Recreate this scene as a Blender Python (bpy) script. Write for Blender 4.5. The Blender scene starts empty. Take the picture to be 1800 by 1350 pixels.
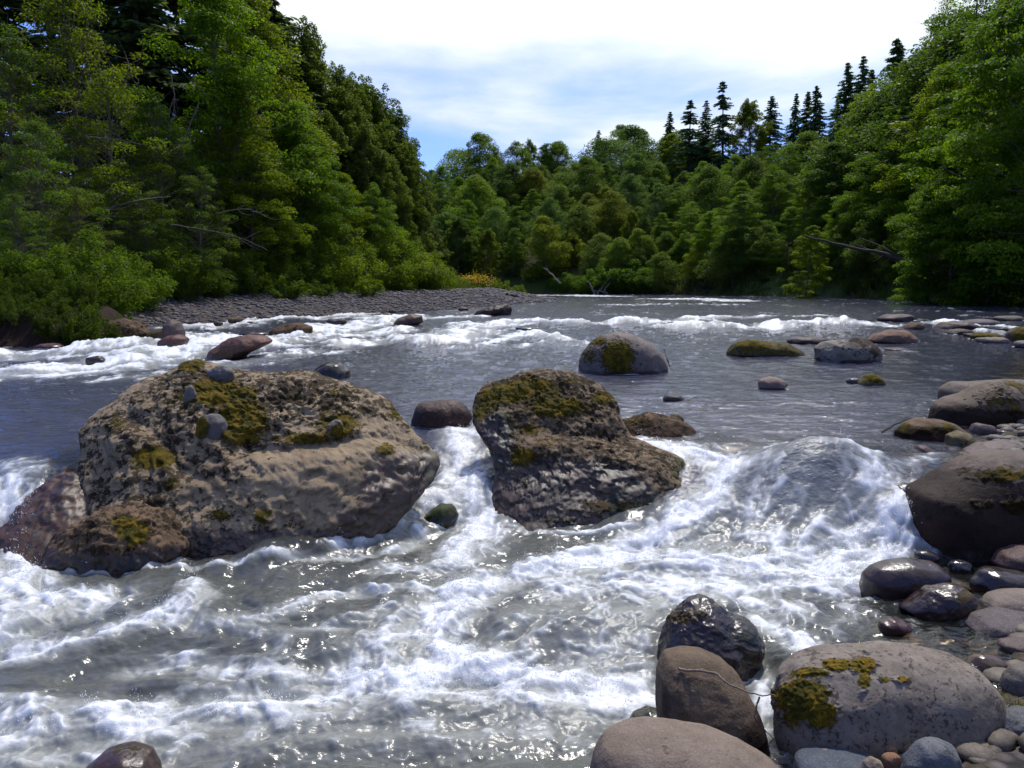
import bpy, bmesh, math, time
import numpy as np
from mathutils import Vector, Matrix
T0 = time.time()
def log(*a): print('[%.1fs]' % (time.time()-T0), *a)
rng = np.random.default_rng(7)
SC = bpy.context.scene
COL = SC.collection
f32 = np.float32
R = math.radians

# ------------------------------------------------------------------ camera model (photo pixels are 1800 x 1350)
FPX = 1400.0; HC = 1.7; PITCH = math.atan(175/1400.0)
CP, SP = math.cos(PITCH), math.sin(PITCH)
def ray(px, py):
    cx = (np.asarray(px, float)-900)/FPX; cy = (675-np.asarray(py, float))/FPX
    return cx, CP + SP*cy, -SP + CP*cy
def on_plane(px, py, z):
    dx, dy, dz = ray(px, py); t = (z-HC)/dz
    return np.stack([dx*t, dy*t], -1)
def at_depth(px, py, Y):
    dx, dy, dz = ray(px, py); t = Y/dy
    return np.stack([dx*t, Y+0*t, HC+dz*t], -1)
def to_px(x, y, z):
    dz = z-HC
    fw = y*CP - dz*SP; up = y*SP + dz*CP
    return 900+FPX*x/fw, 675-FPX*up/fw

# ------------------------------------------------------------------ noise
_P = rng.permutation(256).astype(np.int32); _P = np.concatenate([_P, _P, _P])
_G = rng.normal(size=(256, 3)); _G = (_G/np.linalg.norm(_G, axis=1)[:, None]).astype(f32)
def pn(x, y, z=0.0):
    x = np.asarray(x, f32); y = np.asarray(y, f32)+0*x; z = np.asarray(z, f32)+0*x
    xi = np.floor(x); yi = np.floor(y); zi = np.floor(z)
    xf, yf, zf = x-xi, y-yi, z-zi
    xi = xi.astype(np.int32) & 255; yi = yi.astype(np.int32) & 255; zi = zi.astype(np.int32) & 255
    u = xf*xf*xf*(xf*(xf*6-15)+10); v = yf*yf*yf*(yf*(yf*6-15)+10); w = zf*zf*zf*(zf*(zf*6-15)+10)
    def g(a, b, c):
        h = _G[_P[_P[_P[xi+a]+yi+b]+zi+c]]
        return h[..., 0]*(xf-a)+h[..., 1]*(yf-b)+h[..., 2]*(zf-c)
    def lerp(a, b, t): return a+(b-a)*t
    return 1.5*lerp(lerp(lerp(g(0,0,0), g(1,0,0), u), lerp(g(0,1,0), g(1,1,0), u), v),
                lerp(lerp(g(0,0,1), g(1,0,1), u), lerp(g(0,1,1), g(1,1,1), u), v), w)
def fbm(x, y, z=0.0, o=4, gain=.5):
    s = 0; a = 1.0; k = 1.0
    for i in range(o):
        s = s + a*pn(x*k+17.3*i, y*k-9.1*i, z*k+3.7*i); a *= gain; k *= 2.03
    return s
def sstep(a, b, x):
    t = np.clip((x-a)/(b-a), 0, 1); return t*t*(3-2*t)
def lerp(a, b, t): return a+(b-a)*t

# ------------------------------------------------------------------ object helpers
def mesh_from(name, V, F, mat=None, smooth=True, attrs=None):
    me = bpy.data.meshes.new(name)
    V = np.ascontiguousarray(V, f32); F = np.asarray(F, np.int32)
    n, k = F.shape
    me.vertices.add(len(V)); me.vertices.foreach_set('co', V.ravel())
    me.loops.add(n*k); me.loops.foreach_set('vertex_index', np.ascontiguousarray(F).ravel())
    me.polygons.add(n)
    me.polygons.foreach_set('loop_start', np.arange(0, n*k, k, dtype=np.int32))
    me.update(calc_edges=True)
    if smooth: me.polygons.foreach_set('use_smooth', np.ones(n, bool))
    if attrs:
        for a, d in attrs.items():
            d = np.ascontiguousarray(d, f32)
            if d.ndim == 2:
                at = me.attributes.new(a, 'FLOAT_VECTOR', 'POINT'); at.data.foreach_set('vector', d.ravel())
            else:
                at = me.attributes.new(a, 'FLOAT', 'POINT'); at.data.foreach_set('value', d)
    if mat: me.materials.append(mat)
    return me
def link(name, me, parent=None, loc=(0, 0, 0)):
    o = bpy.data.objects.new(name, me); COL.objects.link(o); o.location = loc
    if parent: o.parent = parent
    return o
def tag(o, label=None, cat=None, group=None, kind=None):
    if label: o['label'] = label
    if cat: o['category'] = cat
    if group: o['group'] = group
    if kind: o['kind'] = kind
    return o
class MB:
    """collects pieces with faces of one size"""
    def __init__(s): s.V = []; s.F = []; s.n = 0
    def add(s, V, F):
        s.V.append(np.asarray(V, f32)); s.F.append(np.asarray(F, np.int32)+s.n); s.n += len(V)
    def out(s): return np.concatenate(s.V), np.concatenate(s.F)
def tube(mb, pts, rad, k=6):
    pts = np.asarray(pts, float); m = len(pts); rad = np.broadcast_to(np.asarray(rad, float), (m,))
    t = np.gradient(pts, axis=0); t /= np.linalg.norm(t, axis=1)[:, None]+1e-9
    ref = np.array([0, 0, 1.]) if abs(t[:, 2]).mean() < .8 else np.array([1., 0, 0])
    a = np.cross(t, ref); a /= np.linalg.norm(a, axis=1)[:, None]+1e-9; b = np.cross(t, a)
    th = np.arange(k)*2*math.pi/k
    V = pts[:, None, :]+rad[:, None, None]*(a[:, None, :]*np.cos(th)[None, :, None]+b[:, None, :]*np.sin(th)[None, :, None])
    i = np.arange(m-1)[:, None]*k; j = np.arange(k)[None, :]; j2 = (j+1) % k
    F = np.stack([i+j, i+j2, i+k+j2, i+k+j], -1).reshape(-1, 4)
    mb.add(V.reshape(-1, 3), F)

# ------------------------------------------------------------------ node helpers
def new_mat(name):
    m = bpy.data.materials.new(name); m.use_nodes = True
    nt = m.node_tree; nt.nodes.clear()
    return m, nt
class N:
    def __init__(s, nt): s.nt = nt
    def node(s, t, **kw):
        n = s.nt.nodes.new(t)
        for k, v in kw.items(): setattr(n, k, v)
        return n
    def put(s, sock, v):
        if hasattr(v, 'is_output') or isinstance(v, bpy.types.NodeSocket): s.nt.links.new(v, sock)
        else:
            if isinstance(v, (tuple, list)) and len(v) == 3 and len(sock.default_value) == 4: v = (*v, 1)
            sock.default_value = v
    def attr(s, name, out='Fac'): return s.node('ShaderNodeAttribute', attribute_name=name).outputs[out]
    def math(s, op, a, b=None, c=None, clamp=False):
        n = s.node('ShaderNodeMath', operation=op, use_clamp=clamp)
        s.put(n.inputs[0], a)
        if b is not None: s.put(n.inputs[1], b)
        if c is not None: s.put(n.inputs[2], c)
        return n.outputs[0]
    def mix(s, f, a, b, mode='MIX'):
        n = s.node('ShaderNodeMix', data_type='RGBA', blend_type=mode)
        s.put(n.inputs[0], f); s.put(n.inputs[6], a); s.put(n.inputs[7], b); return n.outputs[2]
    def noise(s, vec, scale, detail=4, rough=.55, dist=0):
        n = s.node('ShaderNodeTexNoise'); s.put(n.inputs['Scale'], scale); n.inputs['Detail'].default_value = detail
        n.inputs['Roughness'].default_value = rough; n.inputs['Distortion'].default_value = dist
        if vec is not None: s.put(n.inputs['Vector'], vec)
        return n.outputs['Fac']
    def voro(s, vec, scale, out='Distance', feature='F1'):
        n = s.node('ShaderNodeTexVoronoi', feature=feature); s.put(n.inputs['Scale'], scale)
        if vec is not None: s.put(n.inputs['Vector'], vec)
        return n.outputs[out]
    def ss(s, x, a, b, c=0., d=1.):
        n = s.node('ShaderNodeMapRange', interpolation_type='SMOOTHSTEP')
        s.put(n.inputs[0], x); s.put(n.inputs[1], a); s.put(n.inputs[2], b); s.put(n.inputs[3], c); s.put(n.inputs[4], d)
        return n.outputs[0]
    def bump(s, h, strength=.5, dist=.01, normal=None):
        n = s.node('ShaderNodeBump'); n.inputs['Strength'].default_value = strength; n.inputs['Distance'].default_value = dist
        s.put(n.inputs['Height'], h)
        if normal is not None: s.put(n.inputs['Normal'], normal)
        return n.outputs[0]
    def principled(s, **kw):
        n = s.node('ShaderNodeBsdfPrincipled')
        for k, v in kw.items(): s.put(n.inputs[k.replace('_', ' ')], v)
        return n.outputs[0]
    def mixsh(s, f, a, b):
        n = s.node('ShaderNodeMixShader'); s.put(n.inputs[0], f); s.nt.links.new(a, n.inputs[1]); s.nt.links.new(b, n.inputs[2]); return n.outputs[0]
    def out(s, sh):
        n = s.node('ShaderNodeOutputMaterial'); s.nt.links.new(sh, n.inputs[0])
# ------------------------------------------------------------------ river level, shores, terrain
_lx = np.array([-9, -6, -4, -3, -1.5, -.7, .5, 1.5, 2.5, 4, 6, 9.])
_lip = np.array([8.6, 8.6, 8.6, 9.2, 9.7, 9.5, 9.2, 8.8, 8.4, 7.9, 7.6, 7.6])
_foot = np.array([6.7, 6.7, 6.6, 6.9, 7.3, 7.2, 7.0, 6.65, 6.4, 6.5, 6.5, 6.5])
def level(x, y):
    lip = np.interp(x, _lx, _lip); foot = np.interp(x, _lx, _foot)
    t = np.clip((y-foot)/(lip-foot), 0, 1)
    s = t**.75; s = s*s*(3-2*s)
    z = -.6+.6*s
    z = z + .26*sstep(12, 40, y)
    d2 = sstep(5.4, 4.6, y+.25*(x-1)*(x > 1))
    z = z-.14*d2*sstep(2.2, 1.2, x)
    return z
def hit(px, py):
    dx, dy, dz = ray(px, py)
    t = np.concatenate([np.arange(2.5, 14, .02), np.arange(14, 160, .15)])
    x, y, z = dx*t, dy*t, HC+dz*t
    b = z < level(x, y)
    i = int(np.argmax(b)) if b.any() else len(t)-1
    return np.array([x[i], y[i], z[i]])

LEFT = [(-15, -3), (-14, 8), (-14.2, 20.3), (-11.6, 20.8), (-12.2, 26), (-13.2, 28.5), (-11.5, 32), (-8, 38), (-3.3, 46), (2.5, 66), (4.3, 77), (2, 90), (-6, 104), (-22, 114), (-70, 122)]
RIGHT = [(1.55, 2.0), (2.15, 3.6), (3.1, 4.7), (3.9, 6), (4.6, 7.6), (5.6, 9), (8.8, 13), (12.5, 18), (19, 27), (27, 40), (37, 60), (36, 84), (28, 105), (19, 117), (5, 125), (-20, 131), (-70, 134)]
RIVER = np.array(LEFT+RIGHT[::-1])
def seg_dist(x, y, pts):
    d = np.full(x.shape, 1e9)
    for a, b in zip(pts[:-1], pts[1:]):
        ax, ay = a; bx, by = b; vx, vy = bx-ax, by-ay
        t = np.clip(((x-ax)*vx+(y-ay)*vy)/(vx*vx+vy*vy+1e-9), 0, 1)
        d = np.minimum(d, np.hypot(x-ax-t*vx, y-ay-t*vy))
    return d
def inside(x, y, poly):
    c = np.zeros(x.shape, bool); n = len(poly); j = n-1
    for i in range(n):
        xi, yi = poly[i]; xj, yj = poly[j]
        c ^= ((yi > y) != (yj > y)) & (x < (xj-xi)*(y-yi)/(yj-yi+1e-12)+xi); j = i
    return c
def ground(x, y):
    x = np.asarray(x, float); y = np.asarray(y, float)
    dl = seg_dist(x, y, LEFT); dr = seg_dist(x, y, RIGHT)
    ins = inside(x, y, RIVER)
    d = np.minimum(dl, dr)
    L = level(x, np.clip(y, 3, 140))
    wob = 0.12*fbm(x*.35, y*.35, 1.7, 3)
    bed = L-np.minimum(.9, .08+.38*d+.1*np.abs(wob))
    nearright = (dr < dl) & (y < 30)
    bed = np.where(nearright, L-np.minimum(.9, .04+.16*d), bed)
    isleft = dl < dr
    # left land : gravel bar, then forest terrace;  dirt bank upstream of it
    zone_bar = sstep(27, 29, y)
    bar = np.minimum(.95, .16*dl)+.9*sstep(12, 22, dl)*sstep(60, 45, y)
    dirt = .75*sstep(0, .9, dl)+.4*sstep(.8, 5, dl)
    leftland = L+lerp(dirt, bar, zone_bar)+wob*.6*sstep(0, 2, dl)
    # right and far land: a steep wooded slope
    far = sstep(35, 70, y)
    slope_near = .22*np.minimum(dr, 6)+.15*np.maximum(dr-6, 0)
    hill = 1.2*sstep(0, 2.5, dr)+34*(1-np.exp(-dr/75.))
    rightland = L+lerp(slope_near, hill, far)+wob*sstep(0, 3, dr)*1.5
    land = np.where(isleft, leftland, rightland)
    land = land+np.where(isleft & (y < 27.5), .22*(.5-np.abs(fbm(x*1.3, y*1.6, 3.1, 4)))*sstep(.1, .8, dl), 0)
    return np.where(ins, bed, land)

def build_ground():
    ys = np.concatenate([np.arange(-6, 2, .5), np.arange(2, 14, .09), 14*np.exp(np.arange(0, 2.5, .012)), np.array([200, 240, 300, 400, 600, 1000, 1800, 3000])])
    ys = np.unique(ys)
    s = np.concatenate([-np.geomspace(12, 1.02, 12), np.linspace(-1, 1, 330), np.geomspace(1.02, 12, 12)])
    W = .95*np.maximum(ys, 4)+4
    X = np.clip(s[None, :]*W[:, None], -3000, 3000); Y = np.repeat(ys[:, None], len(s), 1)
    X = X + np.linspace(-1, 1, len(s))[None, :]*.5*(np.abs(s) > 1)
    Z = ground(X, Y)
    # far beyond the hill the land stays as a plateau
    dl = seg_dist(X, Y, LEFT); dr = seg_dist(X, Y, RIGHT); ins = inside(X, Y, RIVER)
    d = np.minimum(dl, dr)*np.where(ins, -1, 1)
    isleft = dl < dr
    gravel = np.where(isleft & (Y > 26.5), sstep(13, 10, dl), 0)*(d > -3)
    gravel = np.maximum(gravel, ((~isleft) & (Y < 32))*sstep(3.5, 2.2, dr))
    gravel = np.maximum(gravel, (d < 0)*1.0)
    dirt = (isleft & (Y < 27.5))*sstep(-.5, .1, d)*sstep(4, 1.5, d)
    px, py = to_px(X, np.maximum(Y, 1), Z)
    dirt = np.maximum(dirt, np.exp(-(((px-1200)/70)**2+((py-500)/26)**2))*(Y > 90)*(d > 0))
    Zn = Z + np.where(gravel > .3, .05*fbm(X*3, Y*3, 2., 3), 0)*(Y < 60)
    nr, nc = X.shape
    i = np.arange(nr-1)[:, None]*nc; j = np.arange(nc-1)[None, :]
    F = np.stack([i+j, i+j+1, i+nc+j+1, i+nc+j], -1).reshape(-1, 4)
    V = np.stack([X, Y, Zn], -1).reshape(-1, 3)
    m, nt = new_mat('forest_ground'); n = N(nt)
    tc = n.node('ShaderNodeTexCoord').outputs['Object']
    n1 = n.noise(tc, 1.3, 6); n2 = n.noise(tc, 14, 5)
    veg = n.mix(n1, (.012, .016, .006), (.035, .05, .012))
    veg = n.mix(n.ss(n2, .4, .75), veg, (.05, .04, .02))
    grass = n.mix(n.noise(tc, 5, 5), (.05, .085, .015), (.10, .12, .03))
    cell = n.voro(tc, 9, 'Color'); cd = n.voro(tc, 9, 'Distance')
    sepv = n.node('ShaderNodeSeparateColor'); n.put(sepv.inputs[0], cell)
    st = n.mix(sepv.outputs[0], (.07, .06, .055), (.17, .15, .145))
    st = n.mix(n.ss(sepv.outputs[1], .75, .8), st, (.13, .08, .06))
    st = n.mix(n.ss(cd, .25, .6), st, (.04, .035, .03))
    bedc = n.mix(n1, (.10, .075, .04), (.05, .045, .025))
    bedst = n.mix(.55, st, bedc)
    under = n.attr('under')
    st = n.mix(under, st, bedst)
    dirtc = n.mix(n.noise(tc, 4, 7, .65), (.010, .007, .005), (.040, .025, .018))  # dirt, darkened so its colour carries the shade of the overhang
    c = n.mix(n.ss(n.math('ADD', n.attr('gravel'), n.math('MULTIPLY', n.math('SUBTRACT', n2, .5), .8)), .35, .65), n.mix(n.attr('grassy'), veg, grass), st)
    c = n.mix(n.ss(n.math('ADD', n.attr('dirt'), n.math('MULTIPLY', n.math('SUBTRACT', n1, .5), 1.0)), .35, .6), c, dirtc)
    h = n.math('MULTIPLY_ADD', n2, .6, n.math('MULTIPLY', n.math('MULTIPLY', cd, -.8), n.math('SUBTRACT', 1., n.attr('dirt'), clamp=True)))
    b = n.bump(h, .8, .06)
    n.out(n.principled(Base_Color=c, Roughness=.9, Normal=b, Specular_IOR_Level=.08))
    grassy = np.where(isleft & (Y > 27), sstep(8, 11, dl)*sstep(20, 15, dl), 0)
    grassy = np.maximum(grassy, (~isleft)*(Y > 60)*sstep(7, 1, dr)*.7)
    me = mesh_from('ground', V, F, m, True, dict(gravel=gravel.ravel(), dirt=dirt.ravel(), grassy=grassy.ravel(), under=(d < .15).ravel()*1.))
    o = link('ground', me); tag(o, kind='structure')
    return o

# ------------------------------------------------------------------ water: flow strokes and foam
def stroke_world(pts):
    return np.array([hit(px, py)[:2] for px, py in pts])
# (photo points from upstream to downstream, half width in metres, strength)
NEAR = [
 ([(805,752),(815,800),(815,850),(800,885)], .20, .95), ([(815,850),(840,890),(845,930),(800,985)], .20, .95),
 ([(800,880),(740,905),(690,925)], .17, .85), ([(770,905),(720,930),(660,955),(600,975)], .14, .72),
 ([(870,940),(820,985),(770,1000),(690,1000)], .16, .62),
 ([(1110,775),(1230,795),(1290,825),(1250,870),(1190,920),(1120,960)], .17, .95),
 ([(1420,790),(1380,850),(1330,930),(1290,985)], .42, .53),
 ([(1340,800),(1300,850),(1240,920),(1220,965)], .16, .56),
 ([(1500,830),(1560,880),(1500,930),(1400,985)], .26, .86), ([(1600,900),(1560,950),(1480,1000)], .30, .92),
 ([(1420,900),(1400,950),(1370,990)], .10, .5),
 ([(1560,985),(1400,1005),(1250,1000),(1110,985),(1000,1000)], .22, 1.0),
 ([(1480,1030),(1300,1030),(1150,1030),(1000,1035)], .22, .8),
 ([(1130,960),(1060,975),(960,1000),(860,1020),(780,1045)], .16, .95),
 ([(860,1020),(800,1060),(760,1120),(800,1170),(900,1195)], .17, .95),
 ([(800,1050),(700,1110),(640,1170),(560,1215)], .16, .72),
 ([(1010,1050),(930,1100),(880,1160)], .30, .42), ([(1130,1070),(1080,1130),(1020,1190)], .35, .50),
 ([(1150,1225),(1000,1215),(880,1195),(780,1180),(650,1200)], .13, .95),
 ([(1120,1240),(950,1235),(800,1225),(600,1235),(420,1250)], .17, .75),
 ([(800,1190),(640,1210),(450,1245),(250,1265),(0,1290)], .18, .80),
 ([(640,1190),(540,1200),(430,1190),(330,1165),(230,1180)], .08, .72),
 ([(420,1250),(250,1280),(100,1270),(0,1255)], .14, .7),
 ([(1010,1270),(800,1290),(600,1290),(430,1300)], .22, .40),
 ([(10,900),(35,950),(45,1000),(20,1040)], .22, .95), ([(70,960),(80,1000),(70,1030)], .14, .8),
 ([(0,1040),(90,1060),(180,1060)], .20, .9), ([(60,1090),(0,1120)], .2, .75),
 ([(360,1060),(300,1085),(200,1110),(80,1150),(0,1165)], .09, .85), ([(330,1030),(350,1060),(330,1090)], .08, .8),
 ([(350,1100),(470,1085),(560,1055),(640,1040),(760,1035)], .07, .7), ([(560,1110),(640,1090),(700,1060)], .06, .6),
 ([(480,1150),(530,1120),(600,1110)], .06, .55), ([(420,1100),(490,1130),(500,1170)], .05, .6),
 ([(0,1330),(120,1320),(300,1320)], .14, .55),
 ([(1330,1090),(1400,1120),(1440,1150)], .10, .85), ([(1180,1060),(1280,1045),(1400,1080)], .14, .8),
 ([(1330,1175),(1345,1230),(1340,1280)], .08, .7),
 ([(1480,1040),(1500,1080),(1450,1110)], .16, .4),
 ([(1580,830),(1650,800),(1560,850)], .10, .5),
 ([(0,700),(60,720),(110,700)], .15, .35), ([(20,830),(60,870),(20,900)], .2, .55),
]
FAR = [
 ([(240,590),(120,600),(20,605),(-80,610)], .45, .9), ([(320,575),(450,562),(560,560),(680,556)], .7, .62),
 ([(690,545),(600,556),(480,562),(340,580)], .6, .72), ([(700,556),(640,572),(560,585),(430,612),(340,618)], .8, .92),
 ([(430,600),(340,612),(240,632),(120,650),(0,660),(-150,660)], .9, 1.0), ([(340,590),(240,612),(60,625),(-100,630)], .7, .85),
 ([(560,620),(440,640),(320,655),(200,668)], .5, .4),
 ([(1130,568),(1010,569),(900,566),(830,573)], .55, .9), ([(880,570),(780,588),(700,600),(600,606)], .7, .66),
 ([(980,600),(930,588),(880,598),(760,606)], .30, .85), ([(870,585),(790,596),(730,606)], .5, .6),
 ([(830,556),(760,560),(700,556)], .6, .6), ([(700,580),(640,590),(560,600)], .6, .7),
 ([(1560,572),(1440,572),(1320,577),(1190,575)], .55, .85), ([(1330,556),(1240,562),(1180,566)], .5, .6), ([(1450,556),(1390,556)], .4, .5),
 ([(1170,526),(1220,525),(1290,529)], 1.6, .8), ([(940,519),(1010,519),(1060,521)], 2.0, .8), ([(1290,536),(1180,534),(1080,536)], 1.2, .35),
 ([(1620,568),(1700,570),(1790,577)], .35, .6), ([(1740,585),(1790,590)], .3, .6),
 ([(980,606),(900,612),(820,614)], .3, .35), ([(1060,600),(1000,612)], .25, .35),
]
def stroke_field(x, y, S):
    m = np.zeros(x.shape, f32); vx = np.zeros(x.shape, f32); vy = np.zeros(x.shape, f32); ws = np.zeros(x.shape, f32)
    for P, w, s in S:
        for a, b in zip(P[:-1], P[1:]):
            ax, ay = a; bx, by = b; ux, uy = bx-ax, by-ay; L2 = ux*ux+uy*uy+1e-9
            t = np.clip(((x-ax)*ux+(y-ay)*uy)/L2, 0, 1)
            d2 = (x-ax-t*ux)**2+(y-ay-t*uy)**2
            m = np.maximum(m, s*np.exp(-d2/(w*w)*.8))
            k = 1/(d2+.04)**1.5*math.sqrt(L2); il = 1/math.sqrt(L2)
            vx += k*ux*il; vy += k*uy*il; ws += k
    return m, vx/(ws+1e-9), vy/(ws+1e-9)
def equalize(a):
    o = np.argsort(a.ravel()); r = np.empty(a.size, f32); r[o] = np.linspace(0, 1, a.size, dtype=f32); return r.reshape(a.shape)
def bil(A, fx, fy):
    h, w = A.shape
    fx = np.clip(fx, 0, w-1.001); fy = np.clip(fy, 0, h-1.001)
    x0 = fx.astype(np.int32); y0 = fy.astype(np.int32); u = (fx-x0).astype(f32); v = (fy-y0).astype(f32)
    return (A[y0, x0]*(1-u)+A[y0, x0+1]*u)*(1-v)+(A[y0+1, x0]*(1-u)+A[y0+1, x0+1]*u)*v

def build_water():
    global NEARW, FARW
    NEARW = [(stroke_world(p), w*1.18, s) for p, w, s in NEAR]
    FARW = [(stroke_world(p), w*1.35, min(1., s*1.08)) for p, w, s in FAR]
    # --- raster of the near rapids
    res = .0125; X0, X1, Y0, Y1 = -7.5, 6.5, 2.4, 12.0
    gx = np.arange(X0, X1, res); gy = np.arange(Y0, Y1, res)
    nw, nh = len(gx), len(gy)
    cs = 8
    cX, cY = np.meshgrid(gx[::cs], gy[::cs])
    cm, cvx, cvy = stroke_field(cX, cY, NEARW)
    # default current towards the viewer and to the left, stronger upstream
    dfl = sstep(8.5, 10, cY)
    cvx = lerp(cvx-.12, -.1, dfl); cvy = lerp(cvy-.05, -1., dfl)
    nrm = np.hypot(cvx, cvy)+1e-6; cvx /= nrm; cvy /= nrm
    GX, GY = np.meshgrid(gx, gy)
    fxx, fyy = (GX-X0)/res, (GY-Y0)/res
    M = bil(cm, fxx/cs, fyy/cs); VX = bil(cvx, fxx/cs, fyy/cs); VY = bil(cvy, fxx/cs, fyy/cs)
    del cX, cY
    VX = VX + .35*pn(GX*2.2, GY*2.2, 5.); VY = VY+.35*pn(GX*2.2, GY*2.2, 9.)
    n1 = fbm(GX*26, GY*26, 0.3, 2); n2 = fbm(GX*8, GY*8, 2.3, 3); n3 = fbm(GX*3.2, GY*3.2, 4.3, 3)
    a1 = np.zeros_like(n1); a2 = np.zeros_like(n1); a3 = np.zeros_like(n1); c1 = c2 = c3 = 0
    for sgn in (1, -1):
        px, py = fxx.astype(f32).copy(), fyy.astype(f32).copy()
        for k in range(18):
            ix = np.clip(px, 0, nw-1).astype(np.int32); iy = np.clip(py, 0, nh-1).astype(np.int32)
            w = 1-k/18
            if k < 9: a1 += n1[iy, ix]*(1-k/9); c1 += 1-k/9
            a2 += n2[iy, ix]*(1-k/13 if k < 13 else 0); c2 += w
            a3 += n3[iy, ix]*w; c3 += w
            px += sgn*VX[iy, ix]*1.3; py += sgn*VY[iy, ix]*1.3
    L1, L2, L3 = equalize(a1), equalize(a2), equalize(a3)
    L4 = equalize(fbm(GX*7+.6*n3, GY*7+.6*n2, 6.6, 4, .6))
    del n1, n2, n3, a1, a2, a3
    log('lic', nw, nh)
    # --- mesh, rows get denser towards the viewer
    ys = [2.4]
    while ys[-1] < 132:
        y = ys[-1]; h = HC+.5
        st = .42*y*y/(h*796) if y < 12 else .5*y*y/(1.6*796)
        ys.append(y+np.clip(st, .009, 1.1))
    ys = np.array(ys)
    s = np.linspace(-1, 1, 940)
    W = .74*ys+1.6
    X = (s[None, :]*W[:, None]); Y = np.repeat(ys[:, None], len(s), 1)
    nr, nc = X.shape
    log('water grid', nr, nc)
    L = level(X, Y).astype(f32)
    fx, fy = (X-X0)/res, (Y-Y0)/res
    near = sstep(11.5, 10.2, Y)
    m = bil(M, fx, fy); l1 = bil(L1, fx, fy); l2 = bil(L2, fx, fy); l3 = bil(L3, fx, fy); l4 = bil(L4, fx, fy)
    # far part
    yfar = Y > 9.5
    mf = np.zeros_like(X, f32); xf, yf_ = X[yfar], Y[yfar]
    mm, _, _ = stroke_field(xf+.35*pn(xf*.5, yf_*.5, 3.), yf_+.8*pn(xf*.4, yf_*.25, 7.), FARW); mf[yfar] = mm
    fl = np.zeros_like(mf); fl[yfar] = fbm(xf*1.5+.5*pn(xf*.8, yf_*.6, 12.), yf_*.95, 1.1, 6, .68)
    fl2 = np.zeros_like(mf); fl2[yfar] = fbm(xf*.5, yf_*.22, 8.1, 3)
    fw = np.clip(.5+.85*fl, 0, 1)
    lic = lerp(fw, np.clip(.5+1.1*(.12*l1+.32*l2+.56*l4-.5), 0, 1), near)
    macro = lerp(mf, m, near)
    # upper pool stays dark, with a little drifting foam; a hump stands in the main cascade
    ring = np.zeros_like(X, f32)
    for (fx_, fy_, a_, b_) in FEET:
        R0 = 1.6*max(a_, b_)
        r0, r1 = np.searchsorted(ys, [fy_-R0, fy_+R0])
        if r1 <= r0: continue
        sl = slice(r0, r1)
        rho = np.hypot((X[sl]-fx_)/a_, (Y[sl]-fy_)/b_)
        wd = np.clip(.05/min(a_, b_), .04, .3)
        ring[sl] = np.maximum(ring[sl], np.exp(-((rho-1.0)/wd)**2))
    macro = np.maximum(macro, ring*lerp(.30, lerp(.20, .62, sstep(-.2, -.5, L)), near)*sstep(2.3, 1.9, X*sstep(7, 6, Y)))
    dome = np.exp(-((X-2.9)/.55)**2-((Y-7.5)/.36)**2)
    macro = macro*(1-.45*dome)
    foam = sstep(.25, 1.08, macro*.98+(lic-.5)*lerp(1.25, .78, near))*sstep(.03, .25, macro)
    web = (1-np.abs(2*l3-1))**9*.55 + (1-np.abs(2*l2-1))**12*.35
    low = sstep(-.25, -.45, L)*near
    web = web*low*sstep(2.6, 1.2, X)*sstep(.02, .3, macro+.12)
    foam = np.clip(np.maximum(foam, web*.24), 0, 1)
    # whitecaps far off
    caps = sstep(.62, .95, fl*.8+fl2*.75)*sstep(13, 22, Y)*.35
    foam = np.maximum(foam, caps*(1-near))
    aer = np.clip(sstep(.06, .7, macro)*.9+.22*low*sstep(2.2, 1.2, X), 0, 1)
    aer = np.maximum(aer, .85*np.exp(-((X-2.7)/.8)**2-((Y-7.2)/.7)**2))
    # --- relief
    turb = np.clip(macro*1.1, 0, 1)*near*(1-.5*dome)
    z = L.copy()
    def hump(cx, cy, rx, ry, h, rot=0):
        c, s_ = math.cos(rot), math.sin(rot); u = (X-cx)*c+(Y-cy)*s_; v = -(X-cx)*s_+(Y-cy)*c
        return h*np.exp(-(u/rx)**2-(v/ry)**2)
    z += hump(2.95, 7.55, .66, .40, .34) + hump(3.6, 6.95, .4, .3, .12)+hump(2.2, 7.7, .4, .5, -.05)
    z += hump(.75, 5.15, .65, .38, .11)+hump(-.25, 5.35, .35, .5, -.04)
    rp = stroke_world([(800,880),(740,905),(690,930),(640,955),(560,975),(480,985)])
    z += .17*np.exp(-(seg_dist(X, Y, rp)/.30)**2)*sstep(9, 8, Y)
    z += hump(-4.5, 7.3, .7, .6, .24)
    z += hump(-2.4, 5.5, .5, .25, .07, .4)+hump(-1.4, 4.9, .6, .25, .06, .3)+hump(-.5, 4.35, .9, .2, .07, .1)
    z += hump(1.4, 6.2, .7, .2, .06)+hump(-3.6, 5.3, .5, .4, .06)+hump(-2.9, 4.3, .6, .2, .05, -.2)
    z += near*(turb*(.055*(l3-.5)+.020*(l2-.5)+.004*(l1-.5)+.014*(l4-.5))+low*(.045*(l3-.5)+.012*(l2-.5)+.003*(l1-.5)+.010*(l4-.5)))
    z += near*foam*.012
    calm = 1-turb
    dr = seg_dist(X, Y, RIGHT)
    still = sstep(9, 3, dr)*sstep(11, 14, Y)*sstep(60, 40, Y)
    calm = calm*(1-.62*still)
    qx_, qy_ = X+.3*pn(X*1.1, Y*1.1, 2.), Y+.2*pn(X*1.3, Y*1.3, 6.)
    rip = pn(qx_*1.7, qy_*3.4, 3.3)*.022+(.4-np.abs(pn(qx_*3.1, qy_*6, 4.4)))*.020+(.4-np.abs(pn(qx_*7, qy_*12, 5.4)))*.009+pn(X*16, Y*24, 1.2)*.0022
    z += rip*calm*sstep(2.5, 4, Y)*np.clip(1+.04*(Y-10), 1, 2.2)
    wv = sstep(11, 17, Y)
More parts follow.
